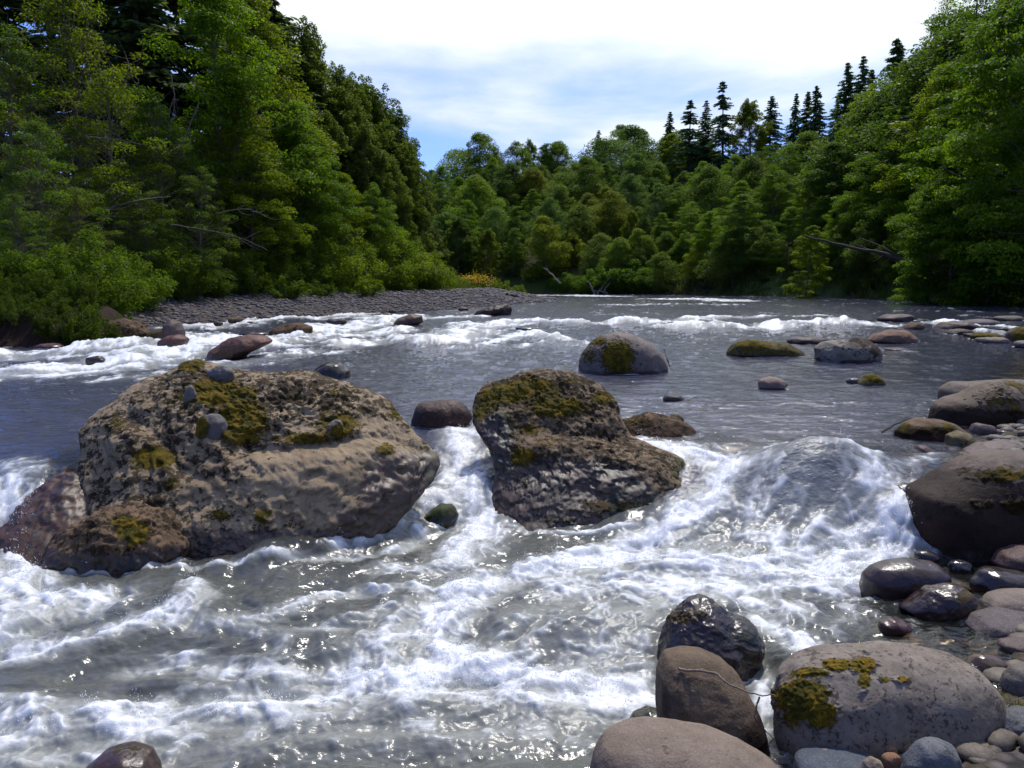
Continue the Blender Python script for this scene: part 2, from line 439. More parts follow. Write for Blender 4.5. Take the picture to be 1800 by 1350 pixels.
    z += wv*(.04*fl+.06*fl2*sstep(14, 20, Y))*(.45+1.3*mf)*sstep(150, 60, Y)
    z += wv*.20*mf*(.5+fl2)*sstep(40, 30, Y)
    # clear shallow water by the right bank, over the lip stones and along the boulders
    dr = seg_dist(X, Y, RIGHT)
    clear = sstep(1.7, .2, dr)*sstep(30, 20, Y)*.85
    lipz = np.exp(-((Y-np.interp(X, _lx, _lip)-.1)/.55)**2)*sstep(.9, 1.4, X)*sstep(4.4, 3.8, X)
    clear = np.maximum(clear, .62*lipz)
    clear = np.maximum(clear, .75*hump(-1.75, 6.55, 1.1, .3, 1., .1))
    clear = np.maximum(clear, .8*hump(-4.4, 7.6, .5, .8, 1.))
    clear = np.maximum(clear, .6*sstep(2.0, 2.6, X)*sstep(6.2, 5.9, Y))
    clear = np.clip(clear*(1-aer*.7), 0, 1)
    i = np.arange(nr-1)[:, None]*nc; j = np.arange(nc-1)[None, :]
    F = np.stack([i+j, i+j+1, i+nc+j+1, i+nc+j], -1).reshape(-1, 4)
    # drop what lies far under the banks
    ins = inside(X, Y, RIVER); dl = seg_dist(X, Y, LEFT)
    keep = (ins | (np.minimum(dl, dr) < 1.2)).ravel()
    F = F[keep[F].any(1)]
    used = np.zeros(nr*nc, bool); used[F] = True
    idx = np.cumsum(used)-1
    V = np.stack([X, Y, z], -1).reshape(-1, 3)[used]
    me = mesh_from('river', V, idx[F], water_material(), True, dict(foam=foam.ravel()[used], aer=aer.ravel()[used], clear=clear.ravel()[used], warm=np.clip(low, 0, 1).ravel()[used], still=still.ravel()[used]))
    o = link('river', me); tag(o, kind='structure')
    log('water done', len(V))
    return (X, Y, z, foam, macro, near)

def water_material():
    m, nt = new_mat('river_water'); n = N(nt)
    tc = n.node('ShaderNodeTexCoord').outputs['Object']
    F, A, C = n.attr('foam'), n.attr('aer'), n.attr('clear')
    nz = n.noise(tc, 75, 4, .7); nz2 = n.noise(tc, 9, 4, .6)
    Fm = n.math('ADD', F, n.math('MULTIPLY', n.math('SUBTRACT', nz, .5), n.math('MULTIPLY', n.ss(F, .02, .3), .6)), clamp=True)
    st = n.node('ShaderNodeMapping'); n.put(st.inputs['Vector'], tc); st.inputs['Scale'].default_value = (1, 1.9, 1)
    r1 = n.noise(st.outputs[0], 3.2, 3, .55); r2 = n.noise(st.outputs[0], 14, 4, .6); r3 = n.noise(st.outputs[0], 60, 2, .5)
    h = n.math('ADD', n.math('MULTIPLY', r1, .9), n.math('ADD', n.math('MULTIPLY', r2, .28), n.math('MULTIPLY', r3, .05)))
    b = n.bump(h, .95, .05); n.put(b.node.inputs['Strength'], n.math('MULTIPLY_ADD', n.attr('warm'), -.58, n.math('MULTIPLY_ADD', n.attr('still'), -.6, .95)))
    deep = n.mix(nz2, (.036, .038, .056), (.056, .058, .084))
    col = n.mix(n.math('MULTIPLY', A, n.math('ADD', .45, n.math('MULTIPLY', nz2, .6))), deep, (.30, .305, .275))
    deep = n.mix(n.attr('warm'), deep, (.042, .044, .036)); col = n.mix(n.math('MULTIPLY', A, n.math('ADD', .45, n.math('MULTIPLY', nz2, .6))), deep, (.30, .305, .275))
    dark = n.principled(Base_Color=col, Roughness=n.math('ADD', .07, n.math('MULTIPLY', A, .34)), IOR=1.33, Normal=b)
    tr = n.node('ShaderNodeBsdfTransparent'); tr.inputs[0].default_value = (.80, .72, .56, 1)
    gl = n.node('ShaderNodeBsdfGlossy'); gl.inputs['Roughness'].default_value = .06; n.put(gl.inputs['Normal'], b); gl.inputs[0].default_value = (1, 1, 1, 1)
    fr = n.node('ShaderNodeFresnel'); fr.inputs[0].default_value = 1.33; n.put(fr.inputs['Normal'], b)
    clear = n.mixsh(fr.outputs[0], tr.outputs[0], gl.outputs[0])
    fb = n.bump(nz, .5, .012)
    fc = n.mix(n.ss(Fm, .2, .9), (.52, .54, .54), (.74, .75, .76))
    foam = n.principled(Base_Color=fc, Roughness=.4, Normal=fb, Subsurface_Weight=.6, Subsurface_Radius=(.05, .055, .06), Subsurface_Scale=1.)
    sh = n.mixsh(C, dark, clear)
    n.out(n.mixsh(n.math('MULTIPLY', Fm, .96), sh, foam))
    return m
# ------------------------------------------------------------------ rocks
def rock_material(name, c1, c2, speck, amount, rough=.8, scale=1., gloss=.2, moss=((.20, .125, .008), (.06, .055, .006)), bands=0., lichen=None):
    m, nt = new_mat(name); n = N(nt)
    geo = n.node('ShaderNodeTexCoord').outputs['Object']
    mp = n.node('ShaderNodeVectorMath', operation='ADD'); n.put(mp.inputs[0], geo)
    oi = n.node('ShaderNodeObjectInfo')
    off = n.math('MULTIPLY', oi.outputs['Random'], 37.)
    n.put(mp.inputs[1], off); v = mp.outputs[0]
    big = n.noise(v, 3.2*scale, 6, .62); mid = n.noise(v, 11*scale, 6, .65); fine = n.noise(v, 75*scale, 4, .6); grit = n.noise(v, 190*scale, 2, .5)
    c = n.mix(n.ss(n.math('ADD', n.math('MULTIPLY', big, .6), n.math('MULTIPLY', mid, .4)), .38, .62), c1, c2)
    if bands:
        wv = n.node('ShaderNodeTexWave', wave_type='BANDS', bands_direction='Z'); n.put(wv.inputs['Vector'], v)
        wv.inputs['Scale'].default_value = 7; wv.inputs['Distortion'].default_value = 5; wv.inputs['Detail'].default_value = 4
        c = n.mix(n.math('MULTIPLY', wv.outputs['Fac'], bands), c, n.mix(1., c, (.55, .5, .45), 'MULTIPLY'))
    c = n.mix(n.math('MULTIPLY', n.ss(fine, .35, .75), .5), c, n.mix(1., c, (.62, .6, .58), 'MULTIPLY'))
    c = n.mix(n.math('MULTIPLY', n.ss(grit, .55, .75), .35), c, (.55, .53, .5))
    # dark lichen crusts and pits
    sp = n.math('ADD', n.math('MULTIPLY', n.noise(v, 17*scale, 5, .7), .7), n.math('MULTIPLY', n.noise(v, 5*scale, 3), .3))
    sp = n.math('ADD', sp, n.math('MULTIPLY', n.attr('speck'), .10))
    thr = .645-.2*amount
    spm = n.ss(sp, thr, thr+.035)
    c = n.mix(n.math('MULTIPLY', spm, .88 if amount > 0 else 0.), c, speck)
    if lichen:
        c = n.mix(n.ss(n.noise(v, 7*scale, 3), .60, .66), c, lichen)
    c = n.mix(1., c, oi.outputs['Color'], 'MULTIPLY'); c = n.mix(1., c, (.80, .80, .80), 'MULTIPLY')
    mo = n.math('ADD', n.attr('moss'), n.math('MULTIPLY', n.math('SUBTRACT', n.noise(v, 20, 6, .7), .5), 1.3))
    mm = n.math('MULTIPLY', n.ss(mo, .42, .58), n.ss(n.attr('moss'), .02, .12))
    mc = n.mix(n.ss(n.noise(v, 9, 5, .7), .36, .62), moss[0], moss[1])
    mc = n.mix(n.ss(n.noise(v, 140, 3), .35, .7), mc, n.mix(1., mc, (.35, .35, .3), 'MULTIPLY'))
    c = n.mix(mm, c, mc)
    al = n.math('MULTIPLY', n.attr('algae'), n.ss(mid, .35, .6))
    c = n.mix(al, c, n.mix(fine, (.012, .03, .006), (.04, .085, .012)))
    sn = n.ss(n.math('ADD', n.attr('stain_shade'), n.math('MULTIPLY', n.math('SUBTRACT', mid, .5), .7)), .25, .75)  # dark film on some rocks, shade painted into the colour of others
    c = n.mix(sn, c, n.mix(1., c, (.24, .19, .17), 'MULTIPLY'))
    wn = n.math('ADD', n.attr('wet'), n.math('MULTIPLY', n.math('SUBTRACT', mid, .5), .8))
    wet = n.math('MULTIPLY', n.ss(wn, .35, .65), n.ss(n.attr('wet'), .01, .1))
    c = n.mix(wet, c, n.mix(1., c, (.36, .30, .29), 'MULTIPLY'))
    rg = n.math('ADD', rough, n.math('MULTIPLY', wet, gloss-rough), clamp=True)
    rg = n.math('MAXIMUM', rg, n.math('MULTIPLY', mm, .9))
    h = n.math('ADD', n.math('MULTIPLY', mid, .7), n.math('MULTIPLY', fine, .22))
    h = n.math('SUBTRACT', h, n.math('MULTIPLY', spm, .12 if amount > 0 else 0.))
    h = n.math('ADD', h, n.math('MULTIPLY', mm, n.math('ADD', .25, n.math('MULTIPLY', n.noise(v, 110, 3), .5))))
    b = n.bump(h, .8, .022/scale); n.put(b.node.inputs['Strength'], n.math('MULTIPLY_ADD', wet, -.5, .8))
    n.out(n.principled(Base_Color=c, Roughness=rg, Normal=b, Specular_IOR_Level=n.math('MULTIPLY_ADD', wet, .4, .15)))
    return m

_ico = {}
def unit(a): return a/(np.linalg.norm(a, axis=-1, keepdims=True)+1e-9)
def ico(k):
    if k not in _ico:
        bm = bmesh.new(); bmesh.ops.create_icosphere(bm, subdivisions=k, radius=1.0)
        V = np.array([v.co[:] for v in bm.verts]); F = np.array([[v.index for v in f.verts] for f in bm.faces]); bm.free()
        V /= np.linalg.norm(V, axis=1)[:, None]; _ico[k] = (V, F)
    return _ico[k]
_rk = [0]
MOSSY = {}
def box_poly(x0, x1, y0, y1, lean=0., p=2.3, seed=0):
    th = np.linspace(0, 2*math.pi, 48, endpoint=False); r = np.random.default_rng(seed+11)
    cx, a = (x0+x1)/2, (x1-x0)/2; b = (y1-y0)*.60; cy = y0+b
    c, s = np.cos(th), np.sin(th)
    ux = np.sign(c)*np.abs(c)**(2/p); uy = np.sign(s)*np.abs(s)**(2/p)
    w = 1+sum(r.uniform(-.05, .05)*np.cos(k*th+r.uniform(0, 6.3)) for k in (2, 3, 4, 5))
    X = ux*w; Yy = uy*w
    X = (X-(X.max()+X.min())/2)/((X.max()-X.min())/2); Yy = Yy/np.abs(Yy[Yy < 0]).max()
    px = cx+a*X+lean*(-b*Yy); py = cy+b*Yy
    px = (px-px.min())/(px.max()-px.min())*(x1-x0)+x0
    py = np.where(py > cy, cy+(py-cy)*(y1-cy)/b, py)
    return np.stack([px, py], 1)

def rock(name, label, shape, mat, cat='rock', group=None, T=None, p=2.4, shear=.0, ext=.4, amp=.03, freq=2.2, rid=0., lod=5, moss=(), algae=(), wet=.0, tint=(1, 1, 1), z=None, Y=None, feature=None, lean=0., allmoss=0., speck=0., yb=None, back=.75, sink=0., wets=(), specks=(), stain_shade=(), Tf=None, cuts=(7, .91, .985, .5), rs=1.):
    _rk[0] += 1; sd = _rk[0]
    poly = np.array(shape, float)
    if poly.ndim == 1: poly = box_poly(*shape, lean=lean, p=max(2.1, p), seed=sd)
    ybm = poly[:, 1].max() if yb is None else yb
    xb = .5*(poly[:, 0].max()+poly[:, 0].min())
    if z is not None: P0 = np.array([*on_plane(xb, ybm, z), z])
    elif Y is not None: P0 = at_depth(xb, ybm, Y)
    else: P0 = hit(xb, ybm)
    Yf, zl = P0[1], P0[2]
    wm = (poly[:, 0].max()-poly[:, 0].min())*Yf/FPX
    if T is None: T = .43*wm
    if Tf is None: Tf = T
    Yc = Yf+back*Tf
    # resample outline densely
    q = np.concatenate([poly, poly[:1]]); d = np.r_[0, np.cumsum(np.hypot(*np.diff(q, axis=0).T))]
    t = np.linspace(0, d[-1], 240, endpoint=False)
    px = np.interp(t, d, q[:, 0]); py = np.interp(t, d, q[:, 1])
    hpx = ybm-poly[:, 1].min()
    Yv = np.full(px.shape, Yc)
    for _ in range(5):
        P = at_depth(px, py, Yv); Yv = Yc+shear*(P[:, 2]-zl)
    hm = P[:, 2].max()-zl
    P[:, 2] -= ext*hm*sstep(ybm-.35*hpx, ybm, py) + sink
    cx = .5*(P[:, 0].max()+P[:, 0].min()); cz = .5*(P[:, 2].max()+P[:, 2].min())
    ang = np.arctan2(P[:, 2]-cz, P[:, 0]-cx); rr = np.hypot(P[:, 0]-cx, P[:, 2]-cz)
    o = np.argsort(ang); ang, rr = ang[o], rr[o]
    ang = np.r_[ang-2*math.pi, ang, ang+2*math.pi]; rr = np.r_[rr, rr, rr]
    D, F = ico(lod)
    th = np.arctan2(D[:, 2], D[:, 0]); rho = np.hypot(D[:, 0], D[:, 2])
    r = sum(np.interp(th+e, ang, rr)*w for e, w in ((-.04, .25), (0, .5), (.04, .25)))
    e = 2/p; r = r*rs
    X = cx+np.cos(th)*r*rho**e; Z = cz+np.sin(th)*r*rho**e; Yo = np.sign(D[:, 1])*np.where(D[:, 1] < 0, Tf, T)*np.abs(D[:, 1])**e
    YY = Yc+Yo+shear*(Z-zl)
    nn = np.stack([np.cos(th)*rho, D[:, 1], np.sin(th)*rho], 1)
    so = sd*7.13; S = wm
    k = freq/S
    disp = amp*S*fbm(X*k+so, YY*k, Z*k, 5, .5)
    if rid: disp = disp+rid*S*(.5-np.abs(fbm(X*k*2+so, YY*k*2, Z*k*2.6+5, 4)))
    qx, qy = to_px(X, YY, Z)
    if feature is not None: disp = disp+feature(qx, qy, X, YY, Z)*(1-.75*rho**6)
    V = np.stack([X, YY, Z], 1); rc = np.random.default_rng(sd*13+1)
    cen = np.array([cx, Yc, cz])
    for _ in range(cuts[0]):      # broken and worn faces
        nv = unit(rc.normal(size=3)*[1, 1, .8]+[0, -.35, .35]); dd = (V-cen)@nv
        V = V-nv*(np.maximum(0, dd-dd.max()*rc.uniform(cuts[1], cuts[2]))*.93*(1-cuts[3]*rho**5))[:, None]
    V = V+nn*disp[:, None]
    if lod >= 7:
        qx, qy = to_px(V[:, 0], V[:, 1], V[:, 2]); mo = np.zeros(len(V))
        for (mx, my, rx, ry, s) in moss: mo = np.maximum(mo, s*np.exp(-(((qx-mx)/rx)**2+((qy-my)/ry)**2)*.7))
        mo = sstep(.4, .7, mo+.5*fbm(V[:, 0]*14, V[:, 1]*14, V[:, 2]*14, 3))
        V = V+nn*(mo*(.012+.013*pn(V[:, 0]*45, V[:, 1]*45, V[:, 2]*45)+.008*pn(V[:, 0]*16, V[:, 1]*16, V[:, 2]*16)))[:, None]
    qx, qy = to_px(V[:, 0], V[:, 1], V[:, 2])
    mo = np.full(len(V), float(allmoss))
    for (mx, my, rx, ry, s) in moss: mo = np.maximum(mo, s*np.exp(-(((qx-mx)/rx)**2+((qy-my)/ry)**2)*.7))
    al = np.zeros(len(V))
    for (mx, my, rx, ry, s) in algae: al = np.maximum(al, s*np.exp(-(((qx-mx)/rx)**2+((qy-my)/ry)**2)*.7))
    lv = level(V[:, 0], V[:, 1]) if z is None and Y is None else zl
    wt = sstep(wet+.001, wet*.25, V[:, 2]-lv) if wet > 0 else np.zeros(len(V))
    for (mx, my, rx, ry, q_) in wets: wt = np.maximum(wt, q_*np.exp(-(((qx-mx)/rx)**2+((qy-my)/ry)**2)*.7))
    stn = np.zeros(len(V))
    for (mx, my, rx, ry, q_) in stain_shade: stn = np.maximum(stn, q_*np.exp(-(((qx-mx)/rx)**2+((qy-my)/ry)**2)*.7))
    sp = np.full(len(V), float(speck))
    for (mx, my, rx, ry, q_) in specks: sp = sp+q_*np.exp(-(((qx-mx)/rx)**2+((qy-my)/ry)**2)*.7)
    org = np.array([cx, Yc, zl])
    me = mesh_from(name, V-org, F, mat, True, dict(moss=mo, wet=wt, algae=al, speck=sp, stain_shade=stn))
    ob = link(name, me, None, org); ob.color = (*tint, 1)
    tag(ob, label, cat, group); FEET.append((cx, Yc+.25*(T-Tf), .5*wm, .5*(T+Tf)))
    return ob

FEET = []
ORD = ['first', 'second', 'third', 'fourth', 'fifth', 'sixth', 'seventh', 'eighth', 'ninth', 'tenth', 'eleventh', 'twelfth', 'thirteenth', 'fourteenth', 'fifteenth', 'sixteenth', 'seventeenth', 'eighteenth', 'nineteenth', 'twentieth']
def build_rocks():
    CON = rock_material('conglomerate', (.40, .298, .178), (.25, .18, .105), (.028, .018, .007), .58, .88, .8, .52)
    CON2 = rock_material('dark_conglomerate', (.27, .185, .108), (.145, .097, .055), (.026, .018, .007), .66, .85, .9, .5)
    GRY = rock_material('grey_river_stone', (.225, .195, .17), (.14, .118, .10), (.06, .045, .045), .30, .7, 1.)
    GRN = rock_material('speckled_granite', (.31, .265, .215), (.20, .163, .13), (.08, .058, .052), .48, .75, 2.3)
    TAN = rock_material('tan_sandstone', (.235, .17, .115), (.145, .105, .07), (.09, .06, .04), .1, .8, 1., bands=.35)
    TAU = rock_material('taupe_stone', (.27, .215, .17), (.19, .148, .115), (.12, .09, .07), .15, .75, 1.)
    BRN = rock_material('dark_brown_stone', (.085, .050, .042), (.050, .030, .028), (.02, .013, .012), .3, .5, 1., .30)
    RED = rock_material('red_brown_stone', (.16, .065, .05), (.085, .04, .032), (.03, .016, .014), .3, .5, 1., .30)
    PUR = rock_material('purple_grey_stone', (.115, .088, .08), (.07, .053, .05), (.05, .035, .035), .2, .55, 1.)
    BLU = rock_material('blue_grey_stone', (.15, .152, .16), (.095, .095, .10), (.07, .06, .06), .2, .6, 1.)
    WHT = rock_material('pale_stone', (.33, .295, .25), (.22, .19, .16), (.02, .016, .012), .38, .7, .8)
    OLV = rock_material('olive_stone', (.17, .14, .06), (.10, .085, .035), (.03, .025, .01), .4, .7, 1.)

    # ---- the two big boulders in the rapids
    def strata(X, Y, Z): return .25-np.abs(pn(X*1.1+Z*2.2+.25*fbm(X*2, Y*2, Z*2, 3), Z*3.2-X*1.2, 4.))
    def featA(px, py, X, Y, Z):
        line = 778+.03*(px-470)+14*np.sin(px/60.)
        below = sstep(-10, 26, py-line)*sstep(330, 470, px)*sstep(800, 700, px)
        d = .12*below - .09*np.exp(-((py-line)/9)**2)*sstep(360, 480, px)
        line2 = 690+.22*(px-340)
        d = d+.06*sstep(-8, 12, py-line2)*sstep(330, 420, px)
        line3 = 720+.75*(px-200)+12*np.sin(px/23.)
        d = d+.07*sstep(-6, 14, py-line3)*sstep(180, 230, px)*sstep(420, 360, px)-.05*np.exp(-((py-line3)/8)**2)*sstep(180, 230, px)*sstep(420, 360, px)
        k = 3.1
        d = d+  .10*(.24-np.abs(fbm(X*1.7+3, Y*1.7, Z*2.2, 4)))+.05*strata(X, Y, Z)+.045*(.4-np.abs(fbm(X*6+3, Y*6, Z*8, 3)))+.016*fbm(X*20, Y*20, Z*20, 3)-.030*sstep(.12, .42, fbm(X*8+5, Y*8, Z*9, 4))
        return d
    A = rock('conglomerate_boulder', 'largest boulder, tan mossy conglomerate slab across the left of the rapids',
         [(95,975),(120,900),(140,850),(147,783),(133,753),(160,727),(200,700),(257,660),(287,655),(310,638),(337,627),(362,634),(393,643),(433,653),(493,655),(533,650),(600,670),(660,687),(687,700),(713,727),(743,763),(770,790),(779,820),(767,853),(733,870),(687,900),(645,922),(565,945),(490,960),(400,952),(345,950),(320,975),(250,985),(160,995)],
         CON, 'boulder', T=1.1, Tf=.42, p=2.05, shear=.95, ext=.13, back=.55, amp=.014, freq=5, lod=8, wet=.36, feature=featA, cuts=(46, .78, .96, .93), rs=1.0, wets=[(720,860,80,60,1.2),(665,915,75,22,1.2),(480,950,200,14,1.2)], specks=[(330,720,170,110,.45),(560,690,130,50,.7),(590,840,110,60,-1.1),(600,760,80,25,-.6),(450,880,90,30,-.3),(250,880,90,60,.3)],
         moss=[(380,690,55,30,.85),(335,640,26,14,.9),(420,740,50,45,.95),(270,805,45,22,.9),(300,850,22,20,.6),(430,690,30,14,.8),(595,745,40,26,.85),(678,790,16,10,1.),(700,720,30,30,.6),(540,770,70,14,.7),(520,700,40,20,.45),(250,930,26,22,.9),(460,905,22,18,.7),(390,905,26,16,.6),(205,745,30,26,.55),(590,690,30,14,.5),(330,700,50,50,.5)],
         algae=[(765,845,30,40,.8),(700,900,40,20,.4)], z=-.6, yb=975)
    rock('rubble_rock', 'dark wet rubbly rock at the lower left foot of the largest boulder',
         [(85,985),(95,955),(130,925),(175,900),(230,893),(280,905),(312,930),(333,960),(320,982),(260,995),(180,1003),(110,1003)], CON2, 'rock', T=.36, p=2.3, shear=.3, ext=.3, amp=.045, freq=5, rid=.05, lod=6, wet=.24, moss=[(235,935,30,25,.9),(215,915,30,14,.7)], z=-.6, tint=(.75, .7, .68))
    for (lab, bx, m, kw) in [
        ('blue grey cobble cemented near the middle of the largest boulder', (342,402,728,780), BLU, dict(moss=[(352,752,16,22,1.)], tint=(1.3, 1.15, 1.0))),
        ('flat grey cobble cemented near the peak of the largest boulder', (366,412,643,668), BLU, dict(tint=(1.3, 1.15, 1.0))),
        ('small grey cobble cemented below the peak of the largest boulder', (324,346,679,706), BLU, dict(tint=(1.3, 1.15, 1.0))),
        ('rounded brown cobble set in the ledge on the right of the largest boulder', (575,604,738,762), TAU, dict(moss=[(594,758,14,14,1.)])),
        ]:
        Vw = np.array([v.co[:] for v in A.data.vertices])+np.array(A.location)
        qx, qy = to_px(Vw[:, 0], Vw[:, 1], Vw[:, 2]); dd = (qx-(bx[0]+bx[1])/2)**2+(qy-(bx[2]+bx[3])/2)**2
        near = dd < 100
        Yn = Vw[near, 1].min() if near.any() else 7.2
        s = rock('cobble', lab, bx, m, T=.35*(bx[1]-bx[0])*Yn/FPX, lod=5, Y=Yn+.03, back=.05, p=2.2, amp=.06, **kw)
        s.parent = A; s.location = s.location-A.location; del s['category']
    def featB(px, py, X, Y, Z):
        line = 752+.10*(px-900)
        d = -.05*np.exp(-((py-line)/16)**2)*sstep(860, 930, px)*sstep(1180, 1080, px)+.07*sstep(0, 40, py-line)
        d = d+.08*(.24-np.abs(fbm(X*2+9, Y*2, Z*2.6, 4)))+.05*strata(X+4, Y, Z)+.028*(.4-np.abs(fbm(X*7+3, Y*7, Z*9, 3)))+.010*fbm(X*22, Y*22, Z*22, 3)-.022*sstep(.12, .42, fbm(X*9+5, Y*9, Z*10, 4))
        return d
    rock('conglomerate_boulder', 'second largest boulder, brown mossy conglomerate in midstream between two cascades',
         [(846,932),(852,905),(866,870),(872,830),(862,795),(845,765),(828,735),(828,697),(850,673),(900,657),(950,648),(1000,648),(1040,663),(1068,685),(1084,708),(1092,738),(1108,766),(1150,784),(1205,806),(1232,836),(1226,860),(1180,895),(1100,914),(1000,928),(920,937)],
         CON2, 'boulder', T=.7, Tf=.34, p=2.1, shear=1.05, ext=.25, back=.55, amp=.014, freq=5, lod=8, wet=.50, feature=featB, cuts=(40, .78, .96, .93), rs=1.0, wets=[(1000,860,140,50,1.1),(870,800,30,80,1.)], specks=[(960,690,120,40,.7),(1050,800,90,30,.4)],
         moss=[(900,690,45,22,.85),(860,700,28,22,.8),(850,725,25,20,.7),(960,690,40,20,.65),(1000,670,40,12,.5),(917,803,19,17,1.1),(980,715,60,22,.8),(1060,700,30,16,.7),(930,675,50,14,.8),(935,755,35,16,.6),(960,780,30,16,.5),(920,850,20,20,.5),(1080,890,80,14,.8),(990,915,60,10,.6)],
         algae=[(1195,880,50,18,1.),(1100,888,25,22,1.),(880,770,14,60,.9),(1210,820,20,30,1.)], z=-.6, yb=930)
    rock('rock', 'low wet brown ledge at the right shoulder of the second largest boulder', [(1060,818),(1072,768),(1098,740),(1140,726),(1188,732),(1218,752),(1240,792),(1232,818)], CON2, 'rock', T=.42, Tf=.3, p=2.2, shear=1.1, lod=7, wet=.12, amp=.03, rid=.03, z=-.28, yb=818, cuts=(14, .86, .97, .85), moss=[(1120,742,40,12,.6)], stain_shade=[(1150,775,90,40,1.0)], tint=(.8, .72, .66))
    for k, (x, y, w, h) in enumerate([(352,573,20,7),(384,571,16,6),(415,566,26,8),(440,570,14,5),(466,562,22,8),(498,561,16,6),(528,556,24,8),(556,553,16,6),(604,549,22,7),(640,546,14,6),(668,544,20,6),(700,541,16,5),(742,538,18,6),(770,537,12,4)]):
        rock('stone', 'dark wet stone on the waterline of the gravel bar, %s from the left' % ORD[k], (x-w/2, x+w/2, y-h, y), [BRN, PUR, CON2, RED][k % 4], 'stone', 'dark stones along the gravel bar', lod=4, wet=.1, amp=.06)
    # ---- stones about the cascades
    rock('boulder', 'round dark brown wet boulder wedged at the lip of the middle cascade', (724,829,703,756), BRN, 'boulder', wet=.12, lod=6, T=.3, p=2.2, tint=(1., .9, .8), z=-.06, back=.5)
    rock('stone', 'small green algae covered stone in the foam below the middle cascade', [(735,925),(748,903),(775,886),(795,888),(806,905),(800,926),(770,932)], OLV, 'stone', wet=.2, lod=5, T=.17, algae=[(760,900,40,20,.8)], tint=(.6, .6, .7))
    rock('boulder', 'submerged brown stone under thin water at the lip of the right cascade', [(1196,775),(1215,752),(1250,738),(1300,740),(1330,758),(1345,778),(1300,786),(1230,786)], PUR, 'boulder', wet=.5, lod=5, T=.5, z=-.05, tint=(.8, .65, .55), sink=.22)
    rock('boulder', 'submerged tan stone under thin water between right cascade and bank', [(1375,775),(1400,755),(1440,748),(1475,755),(1490,775),(1450,785)], TAN, 'boulder', wet=.5, lod=5, T=.5, z=-.05, sink=.22, tint=(.8, .75, .8))
    rock('stone', 'small olive stone at the water edge behind the second largest boulder', (1172,1202,727,748), OLV, 'stone', wet=.1, lod=4, z=0.)
    rock('stone', 'flat brown stone barely breaking the pool behind the second largest boulder', (1165,1203,694,706), BRN, 'stone', wet=.1, lod=4)
    rock('rock', 'black wet stone poking out of the white water beside the dark bank boulder', [(1555,905),(1560,870),(1580,846),(1608,845),(1625,865),(1630,900)], BRN, 'rock', wet=.6, lod=5, T=.2, amp=.07, tint=(.45, .5, .5), sink=.04)
    rock('boulder', 'brown boulder with water sliding over it at the left fall', [(-30,965),(0,925),(35,885),(80,845),(120,815),(160,815),(185,900),(160,960),(90,985),(20,985)], CON2, 'boulder', wet=.9, lod=6, T=.6, Tf=.3, p=2.1, shear=1.3, amp=.04, rid=.04, z=-.6, yb=985, tint=(1.15, .88, .62), cuts=(16, .8, .96, .6), rs=.95)
    rock('stone', 'brown wet stone at the bottom edge of the picture in the lower rapids', [(138,1385),(148,1350),(175,1327),(220,1320),(262,1329),(280,1358),(285,1385)], RED, 'stone', wet=.5, lod=5, T=.16, moss=[(225,1318,45,14,.6)], tint=(.9, 1.1, .9), z=-.74)
    rock('boulder', 'domed boulder with clear water curling over it left of centre', [(548,662),(556,646),(575,637),(598,638),(612,652),(617,668)], OLV, 'boulder', wet=.6, lod=5, T=.35, tint=(.6, .55, .5))
    # ---- midstream
    rock('boulder', 'round grey boulder with a patch of yellow moss standing alone in the pool', [(1016,650),(1020,630),(1035,607),(1060,590),(1085,584),(1110,586),(1138,600),(1160,620),(1173,642),(1165,652),(1090,657),(1040,656)], GRY, 'boulder', lod=7, T=.62, p=2.3, wet=.09, amp=.015, moss=[(1085,625,30,28,1.),(1050,600,24,12,.7),(1035,625,18,22,.6),(1090,648,30,12,.8)], tint=(1.1, 1., .96))
    rock('rock', 'low mossy rock between the round grey boulder and the pitted pale rock', [(1275,621),(1290,604),(1315,595),(1340,598),(1380,604),(1405,615),(1423,626),(1380,628),(1320,627)], OLV, 'rock', lod=6, wet=.05, allmoss=.5, T=.45, moss=[(1325,606,40,10,.9)], speck=.4)
    rock('rock', 'pale pitted rock with dark holes standing in the right of the pool', [(1434,632),(1434,612),(1450,600),(1480,597),(1500,601),(1508,592),(1520,594),(1532,602),(1548,620),(1545,632),(1520,637),(1470,636)], WHT, 'rock', lod=7, wet=.1, T=.5, amp=.03, speck=.3, tint=(.88, .84, .76), stain_shade=[(1515,600,22,9,1.3),(1540,612,10,14,1.2)])  # the dark holes are patches put into the colour
    rock('rock', 'low dark rock just behind the pitted pale rock', (1383,1455,592,605), BRN, 'rock', lod=5, wet=.05, allmoss=.25, T=.4)
    rock('boulder', 'smooth salmon tan boulder behind the pitted pale rock', [(1527,598),(1540,586),(1565,580),(1592,582),(1608,594),(1610,602),(1570,604)], TAN, 'boulder', lod=6, wet=.04, tint=(1.15, .95, .9))
    rock('stone', 'small flat dark stone right of the pitted pale rock', (1551,1598,611,617), BRN, 'stone', lod=4, wet=.05)
    rock('stone', 'small pale rounded stone alone in the calm pool', (1333,1383,663,685), TAU, 'stone', lod=5, wet=.05, tint=(1.15, 1.05, 1.05))
    rock('stone', 'small stone capped with yellow moss in the calm pool', [(1505,674),(1520,660),(1535,656),(1550,664),(1557,675),(1530,678)], OLV, 'stone', lod=5, moss=[(1535,664,20,9,1.)], wet=.04, allmoss=.4)
    rock('stone', 'low dark stone left of the moss capped stone', (1488,1514,664,675), BLU, 'stone', lod=4, wet=.2, tint=(.7, .65, .7))
